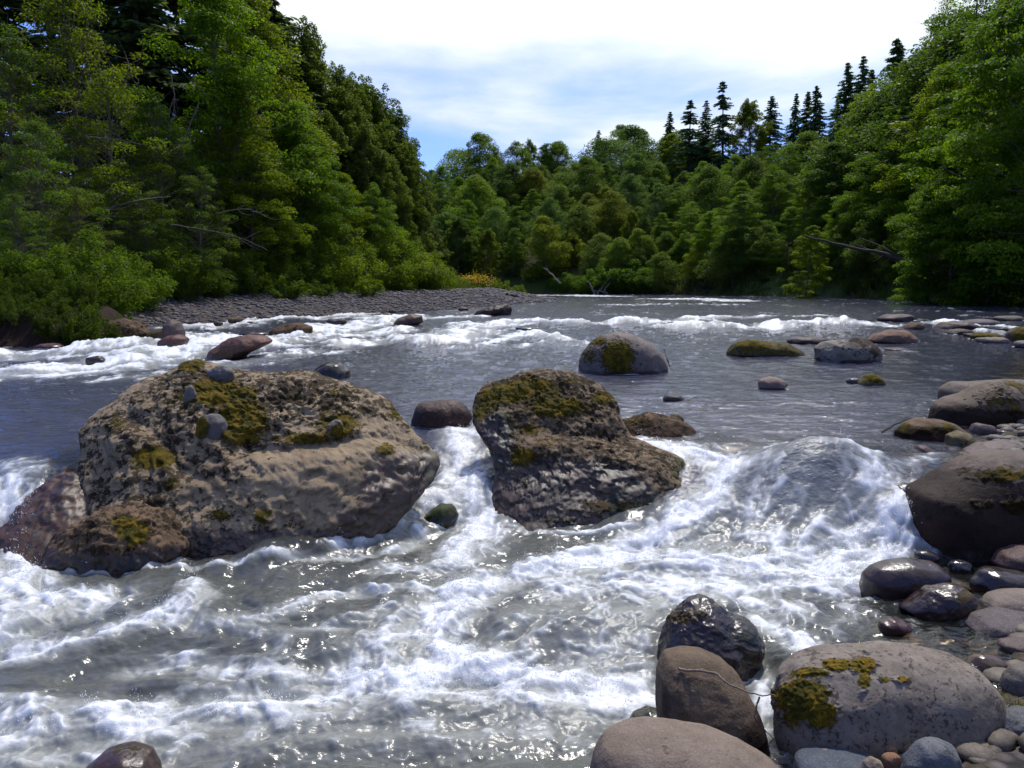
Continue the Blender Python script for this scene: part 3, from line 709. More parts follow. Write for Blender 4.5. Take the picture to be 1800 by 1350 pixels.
    # ---- far right rocks
    for lab, bx, m, kw in [
        ('dark arched rock with white water at its left, far right', (1545,1606,552,565), BRN, {}),
        ('brown triangular rock below the dark arched rock, far right', [(1582,579),(1595,571),(1608,566),(1620,571),(1627,579)], TAN, dict(tint=(.6, .55, .5))),
        ('dark humped rock in the far right shallows', [(1645,577),(1660,566),(1690,565),(1720,572),(1718,579)], BRN, dict(tint=(1.2, 1.1, 1))),
        ('grey flat slab behind the dark humped rock in the far right shallows', (1690,1755,561,573), GRY, dict(tint=(.75, .75, .8))),
        ('long low grey rock by the shaded bank, farthest at the right edge', (1748,1796,555,564), TAU, dict(tint=(.75, .8, .7))),
        ('dark mossy rock in front of the dark humped rock, far right shallows', (1664,1708,578,589), BRN, dict(allmoss=.4)),
        ('low green mossy rock in the far right shallows', (1708,1758,585,597), OLV, dict(allmoss=.95, tint=(.8, 1, .6))),
        ('tan wet stone in front of the green mossy rock, far right', (1718,1770,592,604), TAU, dict(wet=.08)),
        ('dark boulder with bright green moss cut by the right edge', [(1770,602),(1775,585),(1790,575),(1830,572),(1850,600)], BRN, dict(moss=[(1795,587,16,14,1.1)])),
        ('small grey stone at the foot of the bright green mossed boulder', (1784,1825,598,612), GRY, {}),
        ('small red brown stone before the low green mossy rock', (1694,1716,586,592), RED, {}),
        ('small dark stone between the grey slab and the tan wet stone', (1722,1740,573,579), BRN, {}),
        ('small dark stone in the white riffle at the right edge', (1755,1772,576,582), BRN, {}),
    ]: rock('rock', lab, bx, m, 'rock', lod=5, **({'wet': .05} | kw))
    # ---- left rapids
    rock('boulder', 'big dark boulder with a rough pale top at the dirt bank', [(183,600),(187,580),(197,566),(215,562),(240,563),(252,572),(262,586),(262,602),(220,603)], CON2, 'boulder', lod=6, T=.55, wet=.25, tint=(.6, .54, .5), amp=.05, rid=.04)
    rock('rock', 'dark mossy rock sill joining the rough and the round grey boulder, left rapids', [(240,602),(248,588),(275,580),(300,572),(308,590),(306,602)], OLV, 'rock', lod=5, T=.4, wet=.12, tint=(.6, .5, .4))
    rock('boulder', 'round smooth grey boulder at the right end of the dark rock sill', [(288,590),(290,570),(302,561),(315,566),(323,580),(320,594)], PUR, 'boulder', lod=5, T=.4, tint=(1.1, 1, 1), Y=21.5)
    rock('boulder', 'red brown boulder in the white water before the dark rock sill', [(279,618),(281,600),(293,591),(315,587),(330,595),(325,608),(310,618)], RED, 'boulder', lod=5, T=.4, wet=.3)
    rock('boulder', 'long red brown boulder rising behind the largest boulder', [(358,635),(370,615),(395,598),(430,590),(462,591),(480,600),(450,615),(410,632)], RED, 'boulder', lod=6, T=.5, wet=.12, amp=.04, tint=(1.25, 1.3, 1.1), algae=[(400,625,18,10,.7)])
    rock('boulder', 'dark brown boulder in the middle of the left rapids', [(470,592),(478,578),(500,570),(530,567),(552,575),(550,585),(510,592)], CON2, 'boulder', lod=5, T=.5, wet=.1, tint=(.75, .65, .6))
    rock('boulder', 'smooth dark boulder right of the left rapids', [(688,571),(700,560),(722,552),(742,555),(745,566),(715,573)], BRN, 'boulder', lod=5, T=.55, wet=.08, tint=(1.5, 1.4, 1.2))
    rock('rock', 'black ragged rock in the river before the gravel bar tip', [(830,551),(850,543),(868,541),(872,536),(890,534),(898,541),(899,550),(865,554)], BRN, 'rock', lod=6, T=.6, amp=.06, wet=.1, tint=(.55, .5, .5))
    rock('stone', 'pale grey stone against the black ragged rock', [(857,553),(866,544),(880,543),(888,551)], GRY, 'stone', lod=4, T=.3, Y=38.)
    for lab, bx, m in [('small dark stone in the white water far left', (152,185,626,639), BRN), ('dark wet stone low in the left rapids', (502,546,594,602), BRN),
        ('flat dark stone right of the low wet stone in the left rapids', (597,640,592,600), BRN), ('small black stone beside the gravel bar', (668,690,550,557), BRN),
        ('small grey stone in the foam by the gravel bar', (575,610,560,570), PUR), ('flat purple stone in the riffle before the ragged rock', (905,945,575,580), PUR),
        ('brown stone awash near the dirt bank', (60,110,604,616), RED), ('pointed brown stone under the gravel bar edge', (683,697,544,552), RED), ('low stone at the gravel bar edge left of the ragged rock', (805,823,540,547), RED),
        ('dark stone just behind the long red brown boulder', (420,470,583,592), BRN), ('purple stone at the edge of the gravel bar over the left rapids', (330,352,565,572), PUR)]:
        rock('stone', lab, bx, m, 'stone', lod=4, wet=.2, amp=.05)
    # ---- right bank
    rock('boulder', 'smooth grey brown bank boulder with yellow moss, upper right', [(1638,735),(1640,715),(1665,700),(1700,690),(1722,678),(1745,672),(1780,680),(1800,700),(1803,730),(1780,745),(1730,752),(1670,748)], GRY, 'boulder', lod=7, T=.40, wet=.05, amp=.015, stain_shade=[(1690,735,70,20,1.2),(1770,738,50,16,1.2)], tint=(.78, .66, .52), moss=[(1755,705,40,30,.55),(1785,720,20,24,.6)], z=-.02, yb=750)  # lower front: shade painted into the colour
    rock('boulder', 'flat pale boulder half hidden behind the grey brown bank boulder', [(1655,705),(1660,685),(1680,672),(1720,672),(1760,668),(1800,668),(1830,680),(1830,720),(1700,715)], GRY, 'boulder', lod=6, T=.45, z=.0, amp=.02, tint=(.9, .8, .7), moss=[(1775,680,30,14,.7)], back=1.0)
    rock('boulder', 'oval boulder with a yellow moss rim in front of the grey brown bank boulder', [(1579,778),(1580,758),(1592,744),(1620,735),(1650,737),(1675,745),(1692,757),(1690,775),(1640,785)], TAN, 'boulder', lod=6, T=.33, z=-.06, wet=.03, stain_shade=[(1630,770,60,16,1.3)], tint=(.85, .75, .65), moss=[(1590,755,16,16,.8),(1625,757,60,10,.65),(1665,752,20,10,.7)])  # dark front under the lit top is painted shade
    rock('stone', 'round olive stone leaning against the moss rimmed oval boulder', [(1664,785),(1668,765),(1685,757),(1702,762),(1710,777),(1704,795),(1685,799)], OLV, 'stone', lod=5, T=.17, z=-.08, tint=(1.2, 1.1, 1.1))
    rock('stone', 'long dark stone slanting into the cascade on the right bank', [(1606,792),(1612,783),(1628,784),(1650,800),(1666,816),(1655,820),(1625,812)], BRN, 'stone', lod=5, T=.14, z=-.15, wet=.06, tint=(1.5, 1.4, 1.4))
    rock('boulder', 'pale rounded slab behind the huge dark boulder', [(1672,822),(1690,798),(1730,781),(1770,778),(1820,790),(1820,830)], PUR, 'boulder', lod=6, T=.3, z=-.17, tint=(1.6, 1.5, 1.4))
    rock('boulder', 'huge dark rounded boulder with grey top on the right bank', [(1596,925),(1596,890),(1605,862),(1640,845),(1690,818),(1720,802),(1760,795),(1800,795),(1860,815),(1880,870),(1880,950),(1800,975),(1700,972),(1625,962)], GRY, 'boulder', lod=7, T=.52, p=2.6, z=-.55, wet=0., amp=.012, shear=.1, stain_shade=[(1690,905,120,70,1.3),(1640,880,60,60,1.2),(1800,920,110,70,1.3),(1720,860,60,30,.8)], tint=(.80, .69, .62), moss=[(1760,835,60,16,.75),(1720,888,35,12,.6),(1790,890,30,16,.85),(1700,830,30,12,.5)], speck=.1, yb=975)  # front darkened for its brown film and for painted-in shade
    rock('boulder', 'wet glossy plum brown boulder below the right cascade', [(1515,1040),(1518,1012),(1535,997),(1565,987),(1610,984),(1645,990),(1664,1003),(1667,1025),(1640,1040),(1590,1052),(1540,1048)], BRN, 'boulder', lod=6, T=.2, z=-.6, wet=.8, tint=(1.35, 1.2, 1.2), amp=.015)
    rock('stone', 'rough wet brown stone with a yellow moss corner beside the plum boulder', [(1586,1070),(1605,1055),(1640,1035),(1670,1029),(1700,1034),(1714,1050),(1712,1070),(1680,1086),(1630,1086)], BRN, 'stone', lod=6, T=.17, z=-.6, wet=.8, tint=(1.3, 1.15, 1), amp=.05, moss=[(1696,1048,16,14,1.)])
    rock('stone', 'small shiny red stone alone in the shallows', [(1545,1108),(1548,1094),(1568,1087),(1590,1092),(1602,1103),(1575,1112)], RED, 'stone', lod=5, T=.09, z=-.6, wet=.8, tint=(1.5, 1.2, 1.1))
    RB = [
        ('dark round stone under the huge dark boulder at the right edge', [(1745,990),(1760,972),(1790,962),(1840,958),(1850,1000),(1790,1005)], BRN, -.55, dict(tint=(1.4, 1.25, 1.2))),
        ('purple grey wet stone right of the plum boulder', (1710,1805,1000,1046), PUR, -.6, dict(wet=.3)),
        ('beige pointed cobble with a dry top at the right edge', [(1725,1068),(1745,1052),(1785,1043),(1830,1042),(1850,1070),(1790,1082)], TAU, -.6, dict(wet=.05)),
        ('long grey purple cobble below the beige pointed cobble', [(1696,1104),(1720,1087),(1765,1079),(1830,1085),(1840,1115),(1760,1120)], PUR, -.6, dict(tint=(1.15, 1.15, 1.2))),
        ('small pale purple cobble at the right edge above the pale round stone', (1758,1835,1125,1153), PUR, -.6, dict(tint=(1.3, 1.2, 1.15))),
        ('yellow brown cobble lying under shallow water behind the speckled boulder', (1696,1768,1144,1186), TAN, -.6, dict(wet=.5, tint=(1.2, 1.1, .7), sink=.03)),
        ('pale round stone with a dark base at the right edge', [(1764,1210),(1770,1190),(1785,1174),(1810,1168),(1850,1180),(1850,1225),(1790,1222)], GRY, -.57, dict(tint=(.95, .95, .9))),
        ('grey angular stone in the puddle right of the speckled boulder', [(1750,1285),(1756,1262),(1780,1252),(1830,1250),(1850,1310),(1790,1308)], BLU, -.6, dict(tint=(.9, .9, .9), amp=.06)),
        ('smooth grey stone half covered at the right edge', (1778,1840,1104,1130), BLU, -.6, dict(wet=.1)),
        ('small grey stone between the moss rimmed oval boulder and the bank', (1705,1750,744,770), PUR, -.05, dict(tint=(1.2, 1.1, 1.05), wet=.06)),
        ('small shiny stone behind the pale slab', (1748,1785,756,774), BRN, -.05, dict(wet=.3, tint=(1.4, 1.4, 1.3))),
        ('thin dark flat stone above the pale slab at the right edge', (1747,1830,768,783), BLU, -.07, dict(wet=.1, tint=(.9, .9, 1))),
        ('small yellowish wet stone beside the round olive stone', (1708,1748,769,785), OLV, -.1, dict(wet=.3, tint=(1.2, 1.2, 1.2))),
        ('small dark stone in the trickle under the oval boulder', (1640,1668,777,792), BRN, -.1, dict(wet=.3)),
        ('blue grey round stone at the bottom below the speckled boulder', [(1583,1370),(1592,1340),(1620,1310),(1655,1301),(1680,1315),(1690,1345),(1690,1375),(1630,1385)], BLU, -.62, dict(tint=(1.1, 1.15, 1.15))),
        ('flat slate stone at the bottom under the speckled boulder', [(1398,1365),(1402,1340),(1440,1329),(1500,1331),(1545,1338),(1548,1365),(1470,1375)], BLU, -.62, dict(tint=(.85, .95, 1.1))),
        ('small cream pebble at the bottom between slate and blue grey stones', [(1512,1365),(1520,1340),(1533,1331),(1548,1338),(1558,1360),(1540,1375)], TAU, -.6, dict(tint=(1.4, 1.35, 1.2))),
        ('tiny round tan pebble under the speckled boulder', (1555,1577,1310,1329), TAN, -.6, dict(tint=(1.5, 1.3, 1.2))),
        ('orange tan pebble beside the blue grey round stone', (1550,1585,1325,1348), TAN, -.6, dict(tint=(1.6, 1.2, 1.))),
        ('small greenish pebble touching the blue grey round stone', (1585,1625,1306,1332), OLV, -.6, dict(tint=(1.4, 1.3, 1.5))),
        ('small pebble behind the slate stone', (1440,1466,1318,1334), TAU, -.6, dict()),
        ('brown wet cobble in the dark puddle at the lower right', (1690,1745,1318,1360), BRN, -.66, dict(wet=.5, tint=(1.2, 1.2, .8))),
        ('small dark stone in the gap under the huge dark boulder', (1668,1710,985,1008), BLU, -.6, dict(wet=.4, tint=(.6, .6, .7))),
        ('dark wet stone between the plum boulder and the huge dark boulder', (1608,1650,968,990), BRN, -.55, dict(wet=.4)),
        ('submerged green stone left of the upright brown stone', [(1100,1285),(1112,1258),(1140,1247),(1170,1252),(1180,1285)], OLV, -.74, dict(wet=.5, tint=(.8, .9, .8), algae=[(1130,1255,25,12,.9)])),
        ('reddish submerged slab below the shiny red stone', (1575,1640,1112,1140), RED, -.62, dict(wet=.6, sink=.05, tint=(1.3, 1.2, 1.2))),
        ('submerged grey cobble left of the long grey purple cobble', (1640,1700,1112,1135), BLU, -.62, dict(wet=.6, sink=.04)),
        ('submerged brown cobble near the plum boulder', (1440,1500,1050,1075), TAN, -.64, dict(wet=.6, sink=.06)),
    ]
    for lab, bx, m, z, kw in RB: rock('stone', lab, bx, m, 'stone', lod=5, z=z, **kw)
    # ---- foreground trio
    rock('boulder', 'dark peaked boulder, glossy and green at the right, in front of the white water', [(1155,1145),(1165,1120),(1190,1085),(1215,1060),(1237,1051),(1258,1058),(1285,1080),(1320,1095),(1338,1125),(1335,1145),(1300,1165),(1230,1165),(1180,1158)], BRN, 'boulder', lod=7, T=.26, p=2.2, z=-.62, wet=.9, amp=.03, rid=.03, shear=.35, moss=[(1198,1085,30,16,.8),(1232,1080,14,10,.7),(1190,1110,30,14,.4)], algae=[(1315,1120,28,28,1.),(1170,1140,24,20,.7)], tint=(.85, .75, .8), feature=lambda px, py, X, Y, Z: -.03*np.exp(-((px-1275-.5*(py-1085))/12)**2))
    rock('boulder', 'upright tan brown boulder standing left of the speckled boulder', [(1158,1280),(1155,1220),(1157,1180),(1170,1153),(1200,1145),(1240,1149),(1275,1165),(1300,1190),(1322,1230),(1345,1290),(1344,1318),(1310,1328),(1260,1318),(1200,1300)], TAN, 'boulder', lod=7, T=.27, p=2.5, z=-.66, wet=.07, amp=.02, stain_shade=[(1335,1300,30,50,.9),(1200,1300,50,30,.6),(1170,1240,14,60,.5)], tint=(.82, .8, .76), shear=.25, yb=1325)  # shaded right corner and left side are painted into the colour
    rock('boulder', 'long pale speckled boulder with orange moss in the right foreground', [(1357,1290),(1360,1230),(1370,1190),(1400,1162),(1450,1147),(1520,1141),(1570,1138),(1620,1146),(1690,1160),(1730,1180),(1755,1210),(1760,1235),(1745,1270),(1720,1300),(1660,1308),(1560,1318),(1440,1326),(1375,1320)], GRN, 'boulder', lod=8, rs=.975, T=.28, p=2.7, z=-.63, wet=.0, amp=.014, freq=3, shear=.3, tint=(.95, .93, .90), moss=[(1410,1225,50,32,1.05),(1440,1255,38,26,.9),(1395,1258,35,25,.7),(1425,1182,35,9,.9),(1470,1168,26,11,1.),(1515,1170,24,14,.95),(1520,1195,12,18,.8),(1555,1195,18,8,.6),(1590,1195,16,9,.7),(1375,1215,18,16,.6)], yb=1325, ext=.15)
    rock('boulder', 'smooth taupe boulder rising from the bottom edge, nearest of all', [(1030,1400),(1045,1330),(1062,1303),(1095,1287),(1140,1284),(1200,1290),(1260,1304),(1320,1326),(1365,1350),(1400,1385),(1400,1480),(1030,1480)], TAU, 'boulder', lod=7, T=.30, p=2.4, Y=3.05, amp=.012, tint=(1., .96, .92), ext=.1, yb=1480)
# ------------------------------------------------------------------ trees
def leaf_material(name, a, b, trans=.45, rough=.5):
    m, nt = new_mat(name); n = N(nt)
    v = n.attr('var'); oi = n.node('ShaderNodeObjectInfo')
    c = n.mix(v, a, b); c = n.mix(1., c, oi.outputs['Color'], 'MULTIPLY')
    p = n.principled(Base_Color=c, Roughness=rough, Specular_IOR_Level=.12)
    t = n.node('ShaderNodeBsdfTranslucent'); n.put(t.inputs[0], n.mix(1., c, (1.25, 1.3, .55), 'MULTIPLY'))
    n.out(n.mixsh(trans, p, t.outputs[0]))
    return m
def bark_material(name, a, b):
    m, nt = new_mat(name); n = N(nt)
    tc = n.node('ShaderNodeTexCoord').outputs['Object']
    mp = n.node('ShaderNodeMapping'); n.put(mp.inputs['Vector'], tc); mp.inputs['Scale'].default_value = (6, 6, 1.2)
    x = n.noise(mp.outputs[0], 2.5, 6, .65)
    n.out(n.principled(Base_Color=n.mix(x, a, b), Roughness=.9, Normal=n.bump(x, .8, .03)))
    return m
class Leaves:
    def __init__(s): s.C = []; s.A = []; s.B = []; s.v = []
    def add(s, c, a, b, v): s.C.append(c); s.A.append(a); s.B.append(b); s.v.append(v)
    def out(s):
        C, A, B, v = (np.concatenate(x) for x in (s.C, s.A, s.B, s.v))
        n = len(C); V = np.stack([C-A, C+B-.15*A, C+A, C-B-.15*A], 1).reshape(-1, 3)
        return V, np.arange(n*4).reshape(n, 4), np.repeat(v, 4)
def unit(a): return a/(np.linalg.norm(a, axis=-1, keepdims=True)+1e-9)
def spray(L, r, c, rad, n, size, outdir=None, vbase=.5, hang=0., elong=1.0, thin=.5, up=.8):
    """n leaves over the upper shell of a clump at c with half axes rad"""
    d = unit(r.normal(size=(n, 3))); d[:, 2] = np.where(r.random(n) < .72, np.abs(d[:, 2]), d[:, 2])
    q = r.uniform(.35, 1.05, n)[:, None]**.6
    p = c+d*np.asarray(rad)*q
    nrm = unit(d*.7+np.array([0, 0, up])+r.normal(size=(n, 3))*.75)
    a = unit(np.cross(nrm, r.normal(size=(n, 3)))); a[:, 2] -= hang; a = unit(a)
    b = unit(np.cross(nrm, a))
    s = size*r.uniform(.6, 1.25, n)[:, None]
    L.add(p, a*s*.5*elong, b*s*.5*thin, np.clip(vbase+r.normal(size=n)*.22, 0, 1))

def curve(p, q, r, sag=.1, k=6):
    t = np.linspace(0, 1, k)[:, None]; p, q = np.asarray(p, float), np.asarray(q, float)
    o = r.normal(size=3)*np.linalg.norm(q-p)*sag
    return p+(q-p)*t+o*(4*t*(1-t))*.5
def broadleaf(seed, H=18., Rmax=4.2, h0=.12, shape=1., nclump=120, nleaf=200, size=.26, cl=(.8, 1.5), flat=.65, bare=0, trunks=1, tr=.2, up=.8, upright=0.):
    r = np.random.default_rng(seed); T = MB(); L = Leaves()
    stems = []
    for k in range(trunks):
        a = r.uniform(0, 6.3); off = np.array([math.cos(a), math.sin(a), 0])*(.0 if trunks == 1 else Rmax*.25)
        top = np.array([r.normal()*.25, r.normal()*.25, H*.93])+off*2.2
        s = curve(off*.3, top, r, .05, 9); stems.append(s)
        tube(T, s, np.linspace(tr, .03, 9), 7)
    lob = [(r.uniform(0, 6.3), r.uniform(.1, .3)) for _ in range(4)]
    for i in range(nclump):
        h = h0+(1-h0)*r.random()**.9*.985
        hh = (h-h0)/(1-h0)
        env = Rmax*(math.sin(math.pi*min(1, hh**(.75/shape)*.93+.07))**.75)
        a = r.uniform(0, 2*math.pi)
        env *= 1+sum(g*math.cos((j+1)*a+f+hh*5) for j, (f, g) in enumerate(lob))*.8
        rr = env*math.sqrt(r.uniform(.12, 1.))
        z = h*H
        s = stems[i % trunks]
        base = np.array([np.interp(z*.8, s[:, 2], s[:, 0]), np.interp(z*.8, s[:, 2], s[:, 1]), z*.8-rr*.12])
        sz = r.uniform(*cl)*(1-.35*hh)
        c = base*[1, 1, 0]+np.array([math.cos(a)*rr, math.sin(a)*rr, z-sz*.3])
        if i % 2 == 0 or bare:
            w = .012*H*.25*(.4+.6*(1-hh))
            tube(T, curve(base, c, r, .12, 5), np.linspace(max(.03, w), .012, 5), 4)
        fl = flat*r.uniform(.8, 1.2)
        spray(L, r, c, (sz, sz, sz*fl*(1+upright)), int(nleaf*sz*sz), size, vbase=r.uniform(.15, .85), up=up)
        for _ in range(int(bare)):
            q = c+r.normal(size=3)*sz*.9; tube(T, curve(c, q, r, .2, 4), np.linspace(.02, .006, 4), 3)
    return T.out(), L.out()
def cottonwood(seed, H=24., Rmax=3.6, nb=100, size=.20):
    r = np.random.default_rng(seed); T = MB(); L = Leaves()
    s = curve((0, 0, 0), (r.normal()*.3, r.normal()*.3, H*.95), r, .03, 9); tube(T, s, np.linspace(.28, .03, 9), 7)
    for i in range(nb):
        h = .10+.87*r.random()**.85; a = r.uniform(0, 6.3)
        env = Rmax*min(1, 3.2*(1-h)+.10)*(.55+.45*min(1, h/.25))
        rr = env*math.sqrt(r.uniform(.1, 1)); z = h*H
        base = np.array([0, 0, max(.5, z-1.6-rr*.5)]); tip = np.array([math.cos(a)*rr, math.sin(a)*rr, z+r.uniform(0, 1.2)])
        tube(T, curve(base, tip, r, .08, 5), np.linspace(.05, .012, 5), 4)
        vb = r.uniform(.2, .8)
        for k in range(4):
            c = tip+np.array([r.normal()*.35, r.normal()*.35, -k*.55+.3]); w = .38+.17*k
            spray(L, r, c, (w, w, .75), int(110+60*k), size, vbase=vb, hang=.25, thin=.7, up=.35)
    return T.out(), L.out()
def conifer(seed, H=22., Rmax=3.0, whorls=30, droop=.25, gap=0., h0=.12):
    r = np.random.default_rng(seed); T = MB(); L = Leaves()
    tube(T, curve((0, 0, 0), (r.normal()*.1, r.normal()*.1, H), r, .01, 9), np.linspace(.26, .02, 9), 6); z0 = H/whorls
    for i in range(whorls):
        h = h0+(1-h0)*(i/(whorls-1))**.92; z = h*H
        if r.random() < gap*.5: continue
        env = Rmax*(1-h)**.85+.2
        nb = r.integers(5, 9)
        for a in r.uniform(0, 2*math.pi, nb):
            ln = env*r.uniform(.5, 1.2); z = h*H+r.uniform(-.7, .7)*z0*(1-h)
            d = np.array([math.cos(a), math.sin(a), 0]); tip = np.array([0, 0, z])+d*ln+np.array([0, 0, -ln*droop+.1])
            tube(T, np.stack([[0, 0, z], (np.array([0, 0, z])+tip)/2+[0, 0, .06*ln], tip]), np.linspace(.03, .01, 3), 3)
            n = int(14+ln*26); t = r.uniform(.12, 1.05, n)[:, None]
            p = np.array([0, 0, z])+(tip-[0, 0, z])*t; side = np.array([-d[1], d[0], 0])
            sg = np.where(r.random(n) < .5, 1, -1)[:, None]
            wd = ln*.26*(1.15-t)*r.uniform(.3, 1, n)[:, None]
            p = p+side*sg*wd+r.normal(size=(n, 3))*.07
            ax = unit(d*.7+side*sg*.8+np.array([0, 0, -.45])+r.normal(size=(n, 3))*.3)
            nrm = unit(np.array([0, 0, 1])+r.normal(size=(n, 3))*.5)
            s = r.uniform(.3, .62, n)[:, None]
            L.add(p, ax*s*.5, unit(np.cross(nrm, ax))*s*.2, np.clip(r.normal(size=n)*.25+.45, 0, 1))
    return T.out(), L.out()
def shrub(seed, H=5., Rmax=2.4, stems=26, size=.17, nleaf=420, elong=1.5):
    r = np.random.default_rng(seed); T = MB(); L = Leaves()
    for i in range(stems):
        a = r.uniform(0, 6.3); rr = Rmax*math.sqrt(r.random()); h = H*(1-.55*(rr/Rmax)**2)*r.uniform(.7, 1.05)
        tip = np.array([math.cos(a)*rr, math.sin(a)*rr, h]); b = tip*[.15, .15, 0]
        tube(T, curve(b, tip, r, .1, 5), np.linspace(.03, .008, 5), 4)
        vb = r.uniform(.2, .8)
        for t in (.25, .45, .62, .78, .93, 1.02):
            c = b+(tip-b)*t+r.normal(size=3)*.12; w = H*.115
            spray(L, r, c, (w, w, w*1.15), int(nleaf/6), size, vbase=vb, elong=elong, thin=.45, up=.5, hang=.2)
    return T.out(), L.out()

TREES = {}
def make_kind(key, gen, bark, leafm, crown='crown', trunk='trunk'):
    (tv, tf), (lv, lf, var) = gen
    H = lv[:, 2].max(); Rr = np.percentile(np.hypot(lv[:, 0], lv[:, 1]), 97)
    TREES[key] = (mesh_from(key+'_trunk', tv, tf, bark), mesh_from(key+'_crown', lv, lf, leafm, False, dict(var=var)), H, Rr)
def plant(key, name, x, y, z, H, label, cat, group, tint=(1, 1, 1), wid=1., rot=0., trunk='trunk'):
    tm, cm, h0, r0 = TREES[key]
    root = bpy.data.objects.new(name, None); COL.objects.link(root); root.empty_display_size = .5
    s = H/h0; root.location = (x, y, z); root.scale = (s*wid, s*wid, s); root.rotation_euler = (.05*math.sin(rot*7), .05*math.cos(rot*11), rot)
    tag(root, label, cat, group)
    t = bpy.data.objects.new(trunk, tm); COL.objects.link(t); t.parent = root
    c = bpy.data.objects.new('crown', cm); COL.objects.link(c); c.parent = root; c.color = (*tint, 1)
    return root
ORD = ORD + ['twenty-'+w for w in ('first', 'second', 'third', 'fourth', 'fifth', 'sixth', 'seventh', 'eighth', 'ninth')] + ['thirtieth']
TINTS = {'dark green': (.62, .72, .75), 'mid green': (.9, .95, .95), 'bright green': (1.15, 1.2, .85), 'yellow green': (1.45, 1.25, .65), 'bluish green': (.75, .9, 1.25), 'grey green': (1., .95, 1.35), 'olive green': (1.2, 1.0, .8)}

def build_trees():
    bk = bark_material('alder_bark', (.055, .045, .035), (.16, .14, .12)); bk2 = bark_material('conifer_bark', (.03, .022, .017), (.09, .065, .05))
    bkm = bark_material('mossy_bark', (.06, .05, .015), (.16, .13, .08))
    lf = leaf_material('alder_leaves', (.055, .104, .007), (.150, .225, .014), .58); lc = leaf_material('cottonwood_leaves', (.062, .100, .013), (.150, .200, .030), .55)
    lm = leaf_material('maple_leaves', (.045, .105, .006), (.125, .205, .012), .55); ln = leaf_material('fir_needles', (.050, .080, .034), (.125, .175, .070), .4)
    lw = leaf_material('willow_leaves', (.066, .118, .010), (.165, .228, .018), .58); lfar = leaf_material('far_leaves', (.060, .100, .016), (.150, .200, .032), .55)
    for i in range(3): make_kind('alder%d' % i, broadleaf(20+i, 18, 4.0+.3*i, .08, 1.05, 170, 300, .19), bk, lf)
    for i in range(2): make_kind('mossalder%d' % i, broadleaf(40+i, 17, 4.6, .10, .9, 120, 230, .18, (.7, 1.4), .6, bare=5), bkm, lf)
    for i in range(3): make_kind('cottonwood%d' % i, cottonwood(50+i), bk, lc)
    for i in range(2): make_kind('maple%d' % i, broadleaf(60+i, 16, 5.2, .06, .95, 125, 240, .28, (1.0, 1.8), .42, up=1.3), bk, lm)
    for i in range(5): make_kind('far%d' % i, broadleaf(70+i, 15+1.5*(i == 4), (5.2, 5.6, 4.4, 6., 4.8)[i], .03, (1., 1.2, .8, 1.35, .9)[i], (130, 110, 120, 90, 170)[i], 150, .30, ((1.0, 2.2), (1.2, 2.4), (.9, 1.8), (1.4, 2.6), (.7, 1.5))[i], 1.15, tr=.16, up=.15, bare=1*(i == 4)), bk, lfar)
    for i in range(3): make_kind('fir%d' % i, conifer(80+i, 22, 4.4+.5*i, 40+2*i, .22+.08*i, .5*(i == 1), .08), bk2, ln)
    make_kind('cedar', conifer(88, 24, 3.8, 46, .45, 0., .03), bk2, ln)
    for i in range(2): make_kind('willow%d' % i, shrub(90+i), bk, lw)
    make_kind('lowshrub', shrub(95, 2.2, 1.8, 22, .13, 300, 1.2), bk, lw)
    log('tree kinds', {k: len(v[1].polygons) for k, v in TREES.items()})
    r = np.random.default_rng(5)
    def put(key, name, px, ptop, Y, label, cat, group, tint, wid=None, sink=.2, hmin=2, hmax=60, trunk='trunk'):
        P = at_depth(px, ptop, Y); g = float(ground(np.array([P[0]]), np.array([Y]))[0])
        H = float(np.clip(P[2]-g+sink, hmin, hmax))
        return plant(key, name, P[0], Y, g-sink, H, label, cat, group, tint, wid or 1., r.uniform(0, 6.3), trunk)
    def row(keys, name, kind, phrase, group, pxs, tops, Ys, tints, side='from the left', wid=1., jt=12, jy=2.5):
        o = np.argsort(pxs)
        for k, i in enumerate(o):
            tn = tints[r.integers(len(tints))]; tt = np.array(TINTS[tn])*r.uniform(.88, 1.12)
            put(keys[r.integers(len(keys))], name, pxs[i], tops[i]+r.normal()*jt, Ys[i]+r.uniform(-jy, jy),
                '%s %s in the %s, %s from the left' % (tn, kind, phrase, ORD[k]), 'tree' if 'shrub' not in kind else 'shrub', group, tt, wid*r.uniform(.9, 1.15))
    FARS = ['far0', 'far1', 'far2', 'far3', 'far4', 'alder1', 'cottonwood2', 'alder0', 'far4']
    # -- far hill behind the gravel bar
    def sky_far(px): return np.interp(px, [690, 730, 800, 880, 960, 1040, 1100, 1160, 1230, 1300], [300, 292, 280, 272, 262, 255, 224, 230, 250, 250])
    rows = [('lowest row at the far shore', 128, .46), ('second row up the far hill', 138, .62), ('third row up the far hill', 150, .74), ('fourth row up the far hill', 164, .85), ('fifth row up the far hill', 180, .94), ('skyline row of the far hill', 200, 1.0)]
    for k, (ph, Y, f) in enumerate(rows):
        pxs = np.arange(700+(k % 2)*24, 1310, 52-3*k)+r.uniform(-10, 10, len(np.arange(700+(k % 2)*24, 1310, 52-3*k)))
        tops = 505-(505-sky_far(pxs))*f
        row(FARS, 'broadleaf_tree', 'broadleaf tree', ph, 'broadleaf trees of the far hillside', pxs, tops, np.full(len(pxs), float(Y)), ['dark green', 'mid green', 'mid green', 'bluish green', 'bluish green', 'olive green', 'bright green'] if k else ['bright green', 'mid green', 'grey green', 'yellow green'], wid=1.3, jt=15, jy=4)
    # -- right bank slope
    def sky_r(px): return np.interp(px, [1130, 1200, 1300, 1400, 1450, 1500, 1560, 1620, 1660, 1700, 1760, 1900], [350, 300, 262, 240, 212, 188, 130, 75, 20, -10, -60, -120])
